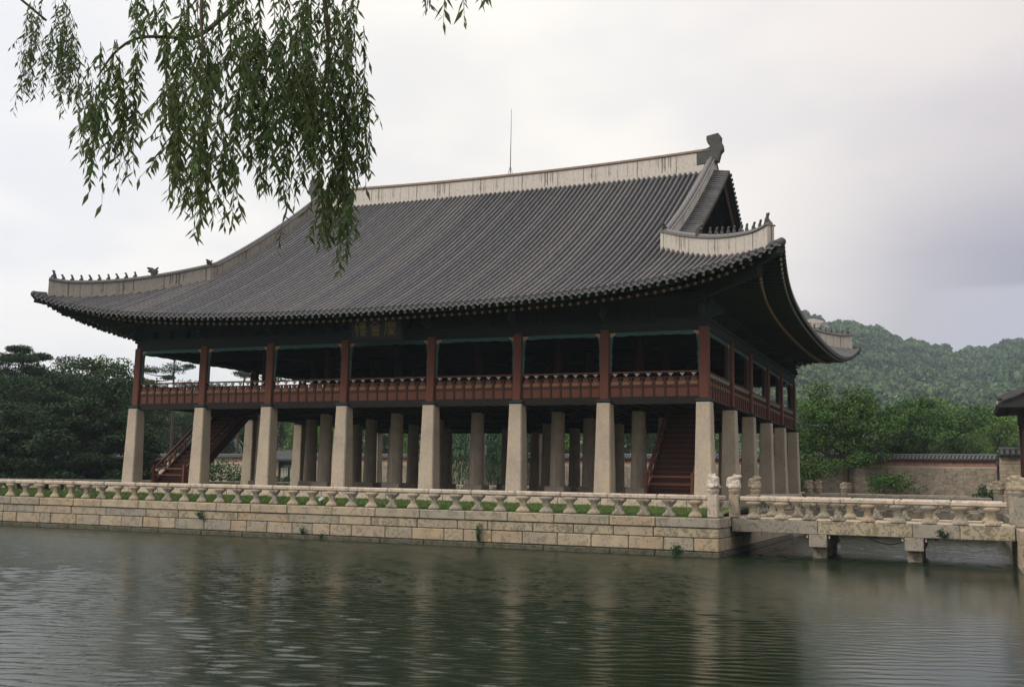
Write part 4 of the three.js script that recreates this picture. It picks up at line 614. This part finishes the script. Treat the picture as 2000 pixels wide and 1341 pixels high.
// trees on the left bank
for (const [px, D, def, top, name, lab, turn] of [
  [18, 104, 'p', 690, 'pine_tree', 'flat-topped dark pine standing highest at the left edge of the photo', 0.4],
  [92, 100, 'c', 735, 'broadleaf_tree', 'rounded dark tree just right of the flat-topped pine on the left bank', 1.1],
  [150, 112, 'b', 692, 'broadleaf_tree', 'tall loose-topped tree standing out against the sky on the left bank', 2.0],
  [212, 108, 'a', 705, 'broadleaf_tree', 'tufted tree second from the pavilion corner among the left bank trees', 0.2],
  [258, 118, 'b', 735, 'broadleaf_tree', 'tree half hidden behind the leftmost stone column, right end of the left bank trees', 3.3],
  [40, 92, 'h', 800, 'broadleaf_tree', 'low spreading dark tree over the water at the left edge, in front of the pine', 0.9],
  [128, 90, 'h', 790, 'broadleaf_tree', 'low spreading dark tree in the middle of the left bank foreground', 2.6],
  [206, 93, 'h', 810, 'broadleaf_tree', 'low spreading dark tree left of the leftmost stone column', 4.1],
  [-40, 96, 'c', 720, 'broadleaf_tree', 'dark tree cut off by the left edge of the photo', 5.0],
  [62, 125, 'b', 722, 'broadleaf_tree', 'broad dark tree rising behind the gap right of the flat-topped pine', 0.0],
  [330, 128, 'q', 692, 'pine_tree', 'bare-trunked pine with layered pads seen in the sky of the first bay', 2.2],
  [462, 150, 'q', 705, 'pine_tree', 'pine with flat spreading top seen in the sky of the second bay', 4.0],
  [288, 140, 's', 738, 'pine_tree', 'pine crown peeping above the railing in the first bay beside the leftmost post', 1.0]]) {
  const H = { a: 10, b: 11, c: 9, h: 7, p: 12, q: 15, s: 13 }[def], p = ground(px, D), ty = at(px, top, D).y - GY, sc = ty / (H * (def === 'h' ? 0.98 : 0.99));
  plant(name, 'tree', lab, B[def], p, turn, def === 'h' ? [sc * 1.25, sc, sc * 1.25] : sc, undefined, def === 's' ? pineBark : bark);
}
// row of trees behind the palace wall, seen between the columns
{ const rr = rngOf(71), cols = [260, 388, 517, 666, 838, 1008, 1182, 1378, 1430], nth = ['first', 'second', 'third', 'fourth', 'fifth', 'sixth', 'seventh', 'corner', 'last'], seen = {};
  const bgLabel = (px) => { let k = 0; while (k < 7 && px > cols[k + 1]) k++; const f = seen[k] = (seen[k] || 0) + 1; return `tree behind the palace wall, ${['left', 'middle', 'right'][Math.min(2, f - 1)]} one in the gap after the ${nth[k]} front column`; };
  for (let i = 0; i < 17; i++) { const px = 268 + i * 68 + (rr() - 0.5) * 20, D = lerp(190, 140, i / 16) + rr() * 14, def = ['a', 'f', 'g', 'c'][Math.floor(rr() * 4)], H = { a: 10, f: 10, g: 9, c: 9 }[def]; if (px > 855 && px < 1000) continue; plant('background_tree', 'tree', bgLabel(px), B[def], ground(px, D), rr() * 6, (i < 5 ? 14.5 : 12.5) / H); } }
// weeping willow behind the middle bays
{ const r = rngOf(88), pos = [], col = []; const st = [tube([V(0, 0, 0), V(0.3, 3, 0), V(0, 6, 0.2)], 0.4, 0.15, 7, 3)];
  for (let i = 0; i < 320; i++) { const a = r() * 6.28, R = 4.6 * Math.sqrt(r()), x = Math.cos(a) * R, z = Math.sin(a) * R, y1 = 8.6 - R * R * 0.08 + r() * 0.5, len = 4 + r() * 4; for (let y = y1; y > Math.max(0.4, y1 - len); y -= 0.16) { const dir = V((r() - 0.5), -1.2, (r() - 0.5)).normalize(), side = dir.clone().cross(rdir(r)).normalize(), v = 0.6 + 0.7 * r(); cheapLeaf(pos, col, V(x + (r() - 0.5) * 0.15, y, z + (r() - 0.5) * 0.15), dir, side, 0.34, 0.05, [0.035 * v, 0.085 * v, 0.035 * v]); } if (i % 8 === 0) st.push(tube([V(0, 6, 0), V(x * 0.5, y1 + 0.3, z * 0.5), V(x, y1, z)], 0.06, 0.02, 4, 3)); }
  plant('weeping_willow', 'tree', 'weeping willow hanging like a green curtain behind the middle columns', { trunk: boxUV(mergeP(st)), crown: fromTris(pos, col) }, ground(938, 112), 0, 1.1); }
// trees on the right, in front of the wall and beyond it
for (const [px, D, def, top, wide, lab, turn] of [
  [1652, 98, 'd', 740, 1.15, 'large bright green tree beside the right end of the pavilion', 0.6],
  [1806, 103, 'e', 770, 1.08, 'round green tree with visible trunk, right of the large bright tree', 2.2],
  [1580, 118, 'c', 812, 1.0, 'dark tree squeezed between the pavilion corner and the large bright tree', 1.0],
  [1885, 122, 'a', 845, 1.1, 'dark green tree behind the wall right of the round tree', 4.4],
  [1950, 150, 'f', 800, 1.0, 'light green tree beyond the wall below the gate roof', 0.3],
  [1905, 190, 'g', 785, 1.1, 'pale green tree in front of the hill near the small white gable', 1.5],
  [1840, 210, 'f', 775, 1.1, 'pale green tree beyond the round tree at the foot of the hill', 2.5],
  [2015, 170, 'g', 780, 1.1, 'light green tree cut by the right edge of the photo beyond the gate', 5.5],
  [1980, 112, 'c', 868, 0.8, 'dark grey-green bush-like tree beside the gate at the right edge', 3.7]]) {
  const H = { a: 10, c: 9, d: 10, e: 9, f: 10, g: 9 }[def], p = ground(px, D), sc = (at(px, top, D).y - GY) / H; plant('broadleaf_tree', 'tree', lab, B[def], p, turn, [sc * wide, sc, sc * wide]);
}
// shrubs by the palace wall
{ const s1 = makeShrub(701, 2.6, 3.4, [0.045, 0.10, 0.035]), s2 = makeShrub(702, 1.6, 2.6, [0.035, 0.075, 0.028]);
  for (const [px, D, d, sc, lab] of [[425, 106, s1, 1.2, 'bushy green shrub before the pale wall between the second and third columns'], [470, 108, s2, 1.0, 'low green shrub right of the bushy one before the pale wall'], [552, 106, s2, 0.9, 'small shrub beside the white slatted doors'], [285, 104, s2, 1.1, 'low shrub before the wall right of the leftmost column'], [1885, 100, s1, 0.95, 'dark shrub at the foot of the brick wall near the gate'], [1930, 92, s2, 1.1, 'small shrub left of the short wall end by the gate']]) plant('shrub', 'shrub', lab, d, ground(px, D), px, sc); }
// plants rooted in the joints of the embankment
{ const tuft = (seed, h, w, n, leaf, c) => { const r = rngOf(seed), pos = [], col = [], st = []; for (let i = 0; i < n; i++) { const a = r() * 6.28, e = V(Math.cos(a) * w * r(), h * (0.3 + 0.7 * r()), Math.abs(Math.sin(a)) * w * 0.7 * r() + 0.05), m = V(e.x * 0.3, e.y * 0.55, e.z * 0.8 + 0.03); st.push(tube([V(0, 0, -0.02), m, e], 0.006, 0.003, 4, 2)); for (let k = 0; k < 9; k++) { const t = 0.25 + 0.75 * r(), p = V(0, 0, 0).lerp(m, Math.min(1, t * 2)); if (t > 0.5) p.copy(m).lerp(e, t * 2 - 1); const dir = rdir(r).add(V(0, 0.1, 0.3)).normalize(), v = 0.6 + 0.8 * r(); leafTris(pos, col, p, dir, dir.clone().cross(rdir(r)).normalize(), leaf, leaf * 0.28, [c[0] * v, c[1] * v, c[2] * v]); } } return { trunk: boxUV(mergeP(st)), crown: fromTris(pos, col) }; };
  const c1 = [0.035, 0.085, 0.03];
  for (const [px, py, h, w, n, leaf, lab] of [[392, 1012, 0.35, 0.35, 16, 0.12, 'green grass-like tuft high on the embankment wall below the leftmost part of the balustrade'], [592, 1046, 0.5, 0.18, 10, 0.10, 'small sprig in the embankment wall just above the water, left of the tall weed'], [936, 1062, 0.95, 0.24, 26, 0.11, 'tall leafy weed growing up the middle of the embankment wall'], [1322, 1084, 0.5, 0.3, 20, 0.11, 'leafy tuft at the waterline near the right corner of the embankment'], [630, 1052, 0.25, 0.15, 6, 0.09, 'tiny sprig at the waterline between the small sprig and the tall weed']]) {
    const q = at(px, py, 50), C0 = camera.position, t = (6.03 - C0.z) / (q.z - C0.z); plant('wall_weed', 'plant', lab, tuft(px, h, w, n, leaf, c1), [lerp(C0.x, q.x, t), lerp(C0.y, q.y, t), 6.03], 0, 1); }
  plant('wall_weed', 'plant', 'dark fern-like weed hanging on the bridge girder near the right pier', tuft(77, 0.35, 0.3, 18, 0.11, [0.025, 0.05, 0.025]), [10.35, -1.2, 3.74], 0, 1);
}
// ---------------------------------------------------------------- palace wall, gates
const brickCol = (c) => rough(c, 0.9, { map: gTex });
function tiledWall(label, A, Bp, top, opt = {}) {         // A, Bp: [x, z]; stone-faced wall under a tiled coping
  const L = Math.hypot(Bp[0] - A[0], Bp[1] - A[1]), w = thing('palace_wall', label, 'wall', [(A[0] + Bp[0]) / 2, 0, (A[1] + Bp[1]) / 2]); w.rotation.y = Math.atan2(-(Bp[1] - A[1]), Bp[0] - A[0]);
  const rng = rngOf(Math.round(L * 10)), y0 = GY, yb = top - 0.55, bandH = 0.42, list = [[], [], []];
  part('mortar', box(L, yb - y0 - 0.02, 0.60, 0, (yb + y0) / 2, 0), rough([0.34, 0.30, 0.25], 0.95), w);
  const bh = 0.2, rows = Math.floor((yb - bandH - y0) / bh);
  for (let j = 0; j < rows; j++) { let x = -L / 2; while (x < L / 2 - 0.02) { let s = (opt.brick || 0.5) * (0.8 + 0.4 * rng()); s = Math.min(s, L / 2 - x); if (s > 0.03) list[Math.floor(rng() * 3)].push(new THREE.BoxGeometry(s - 0.02, bh - 0.02, 0.66 + rng() * 0.02).translate(x + s / 2, y0 + bh * (j + 0.5), 0)); x += s; } }
  const cols = opt.cols || [[0.31, 0.26, 0.205], [0.26, 0.22, 0.18], [0.35, 0.295, 0.235]];
  list.forEach((l, i) => { if (l.length) part('wall_stones', boxUV(mergeP(l)), brickCol(cols[i]), w).userData.kind = 'stuff'; });
  part('brick_band', box(L, bandH, 0.68, 0, yb - bandH / 2, 0), brickCol(opt.band || [0.40, 0.20, 0.145]), w);
  const cop = sub('coping', w), s = boxUV(new THREE.ExtrudeGeometry(new THREE.Shape([[-0.62, -0.02], [0.62, -0.02], [0.62, 0.08], [0.14, 0.36], [-0.14, 0.36], [-0.62, 0.08]].map((p) => new THREE.Vector2(...p))), { depth: L, bevelEnabled: false }).rotateY(Math.PI / 2).translate(-L / 2, yb, 0)); part('coping_bed', s, T.base, cop);
  const rows2 = []; for (let x = -L / 2 + 0.15; x < L / 2; x += 0.32) for (const q of [1, -1]) rows2.push(beam(V(x, yb + 0.1, q * 0.66), V(x, yb + 0.40, q * 0.1), 0.15, 0.09)); const m = part('coping_tile_rows', merge(rows2), T.disc, cop); m.userData.kind = 'stuff';
  part('coping_ridge', merge([new THREE.CylinderGeometry(0.13, 0.13, L, 8).rotateZ(Math.PI / 2).translate(0, yb + 0.45, 0), box(L, 0.14, 0.2, 0, yb + 0.38, 0)]), T.disc, cop);
  return w;
}
{ const P = (px, top, Y) => { const q = at(px, top, 100), C0 = camera.position, t = (Y - C0.y) / (q.y - C0.y); return [lerp(C0.x, q.x, t), lerp(C0.z, q.z, t)]; };
  const R1 = P(1948, 887, 3.7), L1 = P(586, 886, 3.7), L2 = P(548, 886, 3.7), L3 = P(180, 886, 3.7);
  tiledWall('long pale palace wall with red band running behind the pavilion to the right', L1, R1, 3.7);
  tiledWall('pale palace wall with tiled coping seen between the leftmost columns, left of the slatted doors', L3, L2, 3.7, { cols: [[0.50, 0.42, 0.33], [0.44, 0.37, 0.29], [0.54, 0.46, 0.36]] });
  // little gate in the wall with white slatted doors
  const gx = (L1[0] + L2[0]) / 2, gz = (L1[1] + L2[1]) / 2, gw = Math.hypot(L1[0] - L2[0], L1[1] - L2[1]), g = thing('wall_gate', 'small tiled gate with white slatted doors set in the palace wall', 'gate', [gx, GY, gz]); g.rotation.y = Math.atan2(-(L1[1] - L2[1]), L1[0] - L2[0]);
  for (const s of [-1, 1]) part('post', box(0.35, 3.4, 0.35, s * gw / 2, 1.7, 0), M.brown, g);
  for (const s of [-1, 1]) { const d = sub('door', g, [s * gw / 4, 0, 0.05]); part('leaf', box(gw / 2 - 0.25, 2.6, 0.06, 0, 1.35, -0.05), M.greenDark, d); for (let i = 0; i < 5; i++) part('slat', box(0.12, 2.4, 0.06, -gw / 4 + 0.35 + i * (gw / 2 - 0.7) / 4, 1.4, 0.02), M.white, d); part('bar', box(gw / 2 - 0.3, 0.12, 0.05, 0, 0.6, 0.05), M.white, d); }
  part('lintel', box(gw + 0.8, 0.5, 0.4, 0, 3.2, 0), M.brown, g); const rf = sub('roof', g);
  part('roof_bed', boxUV(new THREE.ExtrudeGeometry(new THREE.Shape([[-1.5, 0], [1.5, 0], [1.45, 0.16], [0.6, 0.62], [0.15, 1.1], [-0.15, 1.1], [-0.6, 0.62], [-1.45, 0.16]].map((p) => new THREE.Vector2(...p))), { depth: gw + 2.0, bevelEnabled: false }).rotateY(Math.PI / 2).translate(-(gw + 2) / 2, 3.45, 0)), T.base, rf);
  const rr = []; for (let x = -(gw + 2) / 2 + 0.1; x < (gw + 2) / 2; x += 0.34) for (const q of [1, -1]) { rr.push(beam(V(x, 3.63, q * 1.5), V(x, 4.1, q * 0.6), 0.16, 0.1), beam(V(x, 4.1, q * 0.6), V(x, 4.6, q * 0.12), 0.16, 0.1)); } part('tile_rows', merge(rr), T.rows[0], rf).userData.kind = 'stuff'; part('ridge', box(gw + 1.9, 0.3, 0.28, 0, 4.68, 0), T.rows[2], rf);
}
// gate on the right bank: only the corner of its roof and a wall stub reach into the picture
{
  const g = thing('bank_gate', 'corner of a dark tiled gate roof cut off by the right edge of the photo', 'gate', [15.15, GY, -19]);
  for (const [x, z] of [[0.4, 1.8], [0.4, -1.8], [3.2, 1.8], [3.2, -1.8]]) part('post', chamfer(0.4, 5.9, 0.4, 0.03), M.redDark, g, [x - 1, 2.95, z]);
  for (const s of [1, -1]) { const d = part('door', merge([box(0.1, 3.4, 1.5, 0, 1.8, 0), box(0.16, 0.2, 1.5, 0, 0.8, 0), box(0.16, 0.2, 1.5, 0, 2.9, 0)]), M.redDark, g, [0.9, 0, s * 0.8]); }
  part('lintel', merge([box(0.5, 0.6, 4.4, -0.6, 5.6, 0), box(0.5, 0.6, 4.4, 2.2, 5.6, 0), box(3.3, 0.6, 0.45, 0.8, 5.58, 1.8), box(3.3, 0.6, 0.45, 0.8, 5.58, -1.8)]), M.green, g);
  const rf = sub('roof', g), sec = [[-2.55, 0], [-2.5, 0.2], [-1.5, 0.55], [-0.7, 1.0], [-0.15, 1.6], [0.15, 1.6], [0.7, 1.0], [1.5, 0.55], [2.5, 0.2], [2.55, 0]];
  part('roof_bed', boxUV(new THREE.ExtrudeGeometry(new THREE.Shape(sec.map((p) => new THREE.Vector2(...p))), { depth: 7.4, bevelEnabled: false }).translate(0.5, 6.0, -3.7)), T.base, rf);
  for (let k = 0; k < 22; k++) for (const q of [1, -1]) { const z = -3.55 + k * 0.338, pts = [[2.56, 6.2], [1.5, 6.6], [0.7, 7.05], [0.15, 7.64]]; if (q < 0 || k % 1 === 0) part('tile_row', merge(pts.slice(1).map((p, i) => beam(V(0.5 + q * pts[i][0], pts[i][1], z), V(0.5 + q * p[0], p[1], z), 0.17, 0.13))), T.disc, rf); if (q < 0) part('eave_end_tile', merge([new THREE.CylinderGeometry(0.12, 0.12, 0.05, 12).rotateZ(Math.PI / 2)]), k === 21 ? G.pale : T.disc, rf, [0.5 - 2.6, 6.22, z]); }
  part('ridge', merge([box(0.35, 0.6, 7.2, 0.5, 7.9, 0), new THREE.CylinderGeometry(0.2, 0.2, 7.3, 8).rotateX(Math.PI / 2).translate(0.5, 8.25, 0)]), T.disc, rf);
  for (const z of [-3.74, 3.74]) { part('verge_ridge', merge([beam(V(0.3, 7.75, z), V(-0.4, 7.1, z), 0.3, 0.35), beam(V(-0.4, 7.1, z), V(-1.9, 6.5, z), 0.3, 0.3), new THREE.SphereGeometry(0.2, 10, 8).translate(-1.95, 6.55, z)]), T.disc, rf); }
  const rr = []; for (let k = 0; k < 18; k++) rr.push(beam(V(-1.95, 5.98, -3.4 + k * 0.4), V(1.2, 6.35, -3.4 + k * 0.4), 0.12, 0.14)); part('rafters', merge(rr), M.green, rf).userData.kind = 'stuff';
  tiledWall('short pale stone wall end with stepped dark tiles beside the gate at the right edge', [13.25, -22.6], [14.55, -22.6], 3.35, { cols: [[0.52, 0.43, 0.33], [0.46, 0.38, 0.30], [0.55, 0.46, 0.36]], band: [0.50, 0.40, 0.30], brick: 0.4 });
  tiledWall('dark bank wall running away from the gate behind the wall end', [14.6, -23], [14.6, -55], 3.3);
  part('side_wall', box(0.5, 6.0, 3.8, 15.1 - 15.6 + 2.8, 3.0, 0), M.redDark, g);
}
// small tilted floodlight on the grass
{ const p = at(628, 969, 51), f = thing('floodlight', 'small white tilted floodlight on the grass behind the balustrade', 'floodlight', [p.x, -0.50, 4.6]); f.position.x = lerp(camera.position.x, p.x, (4.6 - camera.position.z) / (p.z - camera.position.z)); const b = part('housing', chamfer(0.26, 0.17, 0.2, 0.03), M.white, f, [0, 0.16, 0]); b.rotation.z = 0.6; part('stand', merge([box(0.05, 0.2, 0.05, 0, 0.02, 0), box(0.2, 0.03, 0.16, 0, -0.07, 0)]), M.iron, f); }
// ---------------------------------------------------------------- hills
{
  const ox = camera.position.x, oz = camera.position.z, yaw = (px) => -0.4032 + Math.atan((px - 1000) / 2056);
  const prof = [[-2600, 0.06], [-700, 0.085], [0, 0.088], [200, 0.086], [270, 0.066], [640, 0.066], [800, 0.11], [1200, 0.15], [1500, 0.176], [1560, 0.170], [1600, 0.1665], [1620, 0.158], [1645, 0.1605], [1690, 0.156], [1730, 0.150], [1765, 0.1425], [1800, 0.139], [1830, 0.1365], [1880, 0.1305], [1930, 0.1315], [1975, 0.137], [2040, 0.139], [2300, 0.12], [3200, 0.09], [6000, 0.06]];
  const cr = (a) => { for (let i = 1; i < prof.length; i++) { const a0 = yaw(prof[i - 1][0]), a1 = yaw(prof[i][0]); if (a <= a1) return lerp(prof[i - 1][1], prof[i][1], clamp((a - a0) / (a1 - a0))); } return 0.06; };
  const RD = (a) => 1050 + 250 * sstep(-0.1, -0.9, a) + 60 * Math.sin(a * 9);
  const hgt = (a, r) => { const R = RD(a), t = (r - 330) / (R - 330), top = cr(a) * R - 14; if (t <= 0) return GY - 0.5; const n = fbm(a * 14 + 20, r * 0.008, 0, 9, 4) - 0.5; return t < 1 ? GY - 0.5 + top * Math.pow(t, 1.12) * (1 + n * 0.55 * (1 - t)) : GY - 0.5 + top * (1 - 0.35 * sstep(0, 1, (r - R) / 900)); };
  const A0 = -1.35, A1 = 0.75, na = 260, nr = 46, pos = [], idx = [];
  for (let i = 0; i <= na; i++) for (let j = 0; j <= nr; j++) { const a = lerp(A0, A1, i / na), r = j < 34 ? lerp(326, RD(a), j / 33) : RD(a) + (j - 33) * 70; pos.push(ox + Math.sin(a) * r, hgt(a, r), oz - Math.cos(a) * r); }
  for (let i = 0; i < na; i++) for (let j = 0; j < nr; j++) { const a = i * (nr + 1) + j, b = a + nr + 1; idx.push(a, b, a + 1, b, b + 1, a + 1); }
  const g = new THREE.BufferGeometry(); g.setAttribute('position', new THREE.Float32BufferAttribute(pos, 3)); g.setIndex(idx); g.computeVertexNormals();
  struct('hill', g, rough([0.04, 0.06, 0.028], 0.95));
  // woods on the hill
  const rr = rngOf(404), cl = [0, 1, 2].map((s) => { const r = rngOf(900 + s), p = [], c = []; for (let i = 0; i < 240; i++) { const d = rdir(r); d.y = Math.abs(d.y) * 0.95 - 0.15; const q = 3.9 * (0.72 + 0.36 * fbm(d.x * 2 + 9, d.z * 2 + d.y * 2 + s * 7, 0, 3, 2)), dir = rdir(r).addScaledVector(d, 0.5).normalize(), v = 0.7 + 0.6 * r(); cheapLeaf(p, c, V(d.x * q, d.y * q + 2.5, d.z * q), dir, dir.clone().cross(rdir(r)).normalize(), 1.9, 0.75, [v, v, v]); } return fromTris(p, c); });
  const put = [[], [], []], q = new THREE.Object3D(), col = new THREE.Color();
  for (let a = yaw(-260); a < yaw(2250); a += 0.0062) for (let r = 345; r < RD(a) + 15; r += 9) {
    if (a < yaw(1440) && a > yaw(620)) continue;
    const aa = a + (rr() - 0.5) * 0.008, R = r + (rr() - 0.5) * 9, rk = Math.abs(aa - yaw(1592)) < 0.0085 && r > RD(a) - 150 && r < RD(a) - 25 && rr() < 0.9; if (rk) continue;
    const s = 0.6 + 1.1 * Math.pow(rr(), 1.5); put[Math.floor(rr() * 3)].push([ox + Math.sin(aa) * R, hgt(aa, R) - 1.2, oz - Math.cos(aa) * R, s, rr() * 6.28, rr(), fbm(aa * 30 + 50, R * 0.02, 0, 6, 3)]);
  }
  put.forEach((l, k) => { const im = new THREE.InstancedMesh(cl[k], leafMat, l.length); l.forEach(([x, y, z, s, t, v, n], i) => { q.position.set(x, y, z); q.rotation.y = t; q.scale.set(s, s * (0.9 + 0.4 * v), s); q.updateMatrix(); im.setMatrixAt(i, q.matrix); const m = 0.45 + 1.0 * v; im.setColorAt(i, col.setRGB(lerp(0.040, 0.090, n) * m, lerp(0.084, 0.128, n) * m, lerp(0.040, 0.046, n) * m)); }); im.name = ['hillside_woods', 'hillside_woods_001', 'hillside_woods_002'][k]; im.userData.kind = 'stuff'; im.userData.label = 'dense woods covering the hill behind the pavilion'; scene.add(im); });
  // bare rock near the top
  for (const [px, back, sz, lab, seed] of [[1590, 75, 15, 'bare pinkish rock face among the trees near the top of the hill', 5], [1786, 8, 7, 'small pale rock on the hill crest below a clump of trees', 8]]) { const a = yaw(px), r = RD(a) - back, s = new THREE.IcosahedronGeometry(sz, 4), p = s.attributes.position; for (let i = 0; i < p.count; i++) { const x = p.getX(i), y = p.getY(i), z = p.getZ(i), k = 0.55 + 0.8 * fbm(x * 0.22 + seed, y * 0.3 + z * 0.17, 0, seed, 5); p.setXYZ(i, x * k, y * k * 0.7, z * k); } s.computeVertexNormals(); const m = new THREE.Mesh(boxUV(s), rough([0.30, 0.235, 0.19], 0.95, { map: gTex })); m.name = numbered('rock_outcrop'); m.position.set(ox + Math.sin(a) * r, hgt(a, r) - 1, oz - Math.cos(a) * r); tag(m, lab, 'rock'); scene.add(m); }
  // small house with white gable trim among the trees
  const p = at(1897, 805, 300), h = thing('house', 'small house with a white gable edge among the trees below the hill', 'house', [p.x, GY, p.z]); const yb = p.y - GY - 4; part('wall', box(4.4, yb + 2.5, 4, 0, (yb + 2.5) / 2, 0), rough([0.3, 0.28, 0.25], 0.9), h); part('roof', boxUV(new THREE.ExtrudeGeometry(new THREE.Shape([[-2.6, 0], [0, 2.0], [2.6, 0]].map((v) => new THREE.Vector2(...v))), { depth: 5, bevelEnabled: false }).translate(0, yb + 2.4, -2.5)), T.base, h); part('gable_trim', merge([beam(V(-2.8, yb + 2.4, 2.6), V(0.05, yb + 4.7, 2.6), 0.2, 0.5), beam(V(2.8, yb + 2.4, 2.6), V(-0.05, yb + 4.7, 2.6), 0.2, 0.5)]), M.white, h); h.rotation.y = 0.1;
}
// ---------------------------------------------------------------- the willow under which the photograph was taken
{
  const w = thing('willow_tree', 'foreground willow whose leafy twigs hang across the upper left of the photo', 'tree'), r = rngOf(1234), C0 = camera.position;
  const base = V(3.2, GY, 47.2), fork = V(3.6, 4.6, 46.2);
  const Q = (px, py, D) => at(px, py, D);
  part('trunk', boxUV(mergeP([tube([base, V(3.1, 1.2, 47.0), V(3.4, 3.2, 46.5), fork], 0.34, 0.22, 12, 4)])), bark, w);
  const limb = (pts, a, b) => part('limb', boxUV(mergeP([tube(pts, a, b, 8, 5)])), bark, w);
  limb([fork, V(4.2, 6.0, 45.0), Q(300, -420, 8.2), Q(560, -190, 7.6), Q(720, -120, 7.2), Q(900, -90, 6.6)], 0.16, 0.02);
  limb([Q(560, -190, 7.6), Q(500, -40, 7.5), Q(440, 28, 7.4), Q(378, 73, 7.4), Q(325, 72, 7.4), Q(268, 74, 7.4), Q(224, 102, 7.4), Q(190, 150, 7.4)], 0.032, 0.006);
  limb([fork, V(3.4, 6.2, 44.4), Q(120, -260, 14), Q(60, -90, 14.2), Q(40, 5, 14.2), Q(90, 40, 14.2)], 0.15, 0.015);
  limb([Q(560, -190, 7.6), Q(620, -60, 7.9), Q(640, 60, 8.0), Q(632, 180, 8.0)], 0.03, 0.008);
  limb([Q(560, -190, 7.6), Q(470, -90, 7.2), Q(400, -30, 7.0), Q(395, 110, 6.9)], 0.03, 0.008);
  function twig(px, py, len, D, o = {}) {        // a hanging shoot with alternate leaves and a few side shoots
    const pos = [], col = [], sc = D / 2056, rows = [[0, 0, len, 0]]; const yel = r();
    const s0 = Q(px, py, D + (r() - 0.5) * (o.spread ?? 0.5)), L = len * sc, sway = (r() - 0.5) * 0.25, az = r() * 6.28, sh = [[s0, V(Math.cos(az) * 0.12 + sway * 0.3, -1, Math.sin(az) * 0.12).normalize(), L]];
    const nb = Math.round(L * (o.branch ?? 2.6)); for (let i = 0; i < nb; i++) { const t = 0.1 + 0.75 * r(), a = r() * 6.28; sh.push([s0.clone().addScaledVector(sh[0][1], L * t), V(Math.cos(a) * 0.7, -0.9, Math.sin(a) * 0.7).normalize(), Math.min(L * (1 - t) * 0.9, 0.16 + 0.3 * r())]); }
    const tw = [];
    for (const [p0, d, l] of sh) {
      const bend = V((r() - 0.5) * 0.25, -0.3, (r() - 0.5) * 0.25), P = (t) => p0.clone().addScaledVector(d, l * t).addScaledVector(bend, l * t * t * 0.5);
      tw.push(tube([P(0), P(0.33), P(0.66), P(1)], 0.0035, 0.0014, 4, 2));
      const gap = (o.gap ?? 0.021) * 1.0; let k = 0, a = r() * 6.28;
      for (let t = 0.02; t < 1; t += gap / l * (0.7 + 0.6 * r())) {
        if (r() < (o.bare ?? 0.06)) continue; a += 2.4 + (r() - 0.5); const out = V(Math.cos(a), 0, Math.sin(a)), dir = out.clone().multiplyScalar(0.35 + 0.5 * r()).add(V(0, -1, 0)).add(rdir(r).multiplyScalar(0.28)).normalize(), side = dir.clone().cross(rdir(r)).normalize(), s = (o.leaf ?? 0.092) * (0.65 + 0.6 * r()), v = 0.7 + 0.6 * r(), y = yel * 0.3 + r() * 0.3;
        leafTris(pos, col, P(t), dir, side, s, s * (0.095 + 0.055 * r()), [0.062 * v * (1 + y), 0.125 * v, 0.046 * v * (1 - 0.3 * y)], 0.35);
      }
    }
    const tg = tint(mergeP(tw), 0.06, 0.055, 0.025), lg = fromTris(pos, col);
    for (const g of [tg]) { if (!g.attributes.normal) g.computeVertexNormals(); }
    part('leafy_twig', mergeGeometries([tg, lg]), willowMat, w);
  }
  const J = (a, b) => a + (b - a) * r();
  // hanging masses: [from px, to px, from py, to py, lengths, how many, distance]
  for (const [x0, x1, y0, y1, l0, l1, n, D, o] of [
    [345, 470, -60, 60, 170, 300, 20, 7.1], [330, 420, 110, 200, 120, 200, 15, 6.9], [375, 462, 180, 270, 110, 190, 9, 7.0], [425, 462, 270, 330, 90, 135, 4, 7.0], [335, 400, 240, 290, 90, 140, 4, 7.0, { bare: 0.25 }],
    [470, 620, -60, 80, 160, 300, 26, 7.6], [485, 625, 100, 200, 110, 190, 15, 7.7], [490, 560, 210, 290, 90, 130, 8, 7.7],
    [590, 715, -60, 60, 170, 300, 24, 8.0], [600, 720, 80, 200, 120, 210, 19, 8.1], [615, 700, 210, 310, 100, 170, 15, 8.1], [622, 690, 320, 400, 90, 130, 12, 8.2],
    [560, 700, 280, 330, 60, 110, 4, 8.0, { bare: 0.3 }], [690, 722, 120, 210, 90, 140, 5, 8.0],
    [245, 330, -50, 50, 60, 130, 11, 7.4], [180, 275, 70, 130, 70, 160, 15, 7.4], [150, 205, 140, 220, 70, 130, 12, 7.4], [195, 262, 225, 275, 50, 90, 6, 7.4, { bare: 0.2 }], [178, 200, 290, 325, 60, 80, 2, 7.4, { bare: 0.45, branch: 0.5 }], [285, 330, 130, 190, 60, 110, 4, 7.3, { bare: 0.3 }],
    [55, 148, -30, 70, 90, 140, 26, 14.2, { leaf: 0.10, gap: 0.034, spread: 0.8 }], [82, 150, 60, 110, 70, 110, 15, 14.2, { leaf: 0.10, gap: 0.034 }], [60, 140, 120, 150, 45, 60, 5, 14.2, { leaf: 0.10, gap: 0.036, bare: 0.25 }],
    [825, 905, -60, -18, 60, 85, 6, 6.2, { leaf: 0.105, gap: 0.034, branch: 1.5 }], [920, 962, -60, -30, 45, 60, 2, 6.2, { leaf: 0.105, gap: 0.034, branch: 1 }],
    [545, 560, 430, 450, 40, 55, 1, 8.2, { bare: 0.2, branch: 0.5 }]])
    for (let i = 0; i < Math.max(1, Math.round(n * 0.86)); i++) twig(J(x0, x1), J(y0, y1), J(l0, l1), D, o || {});
}
renderer.render(scene, camera);
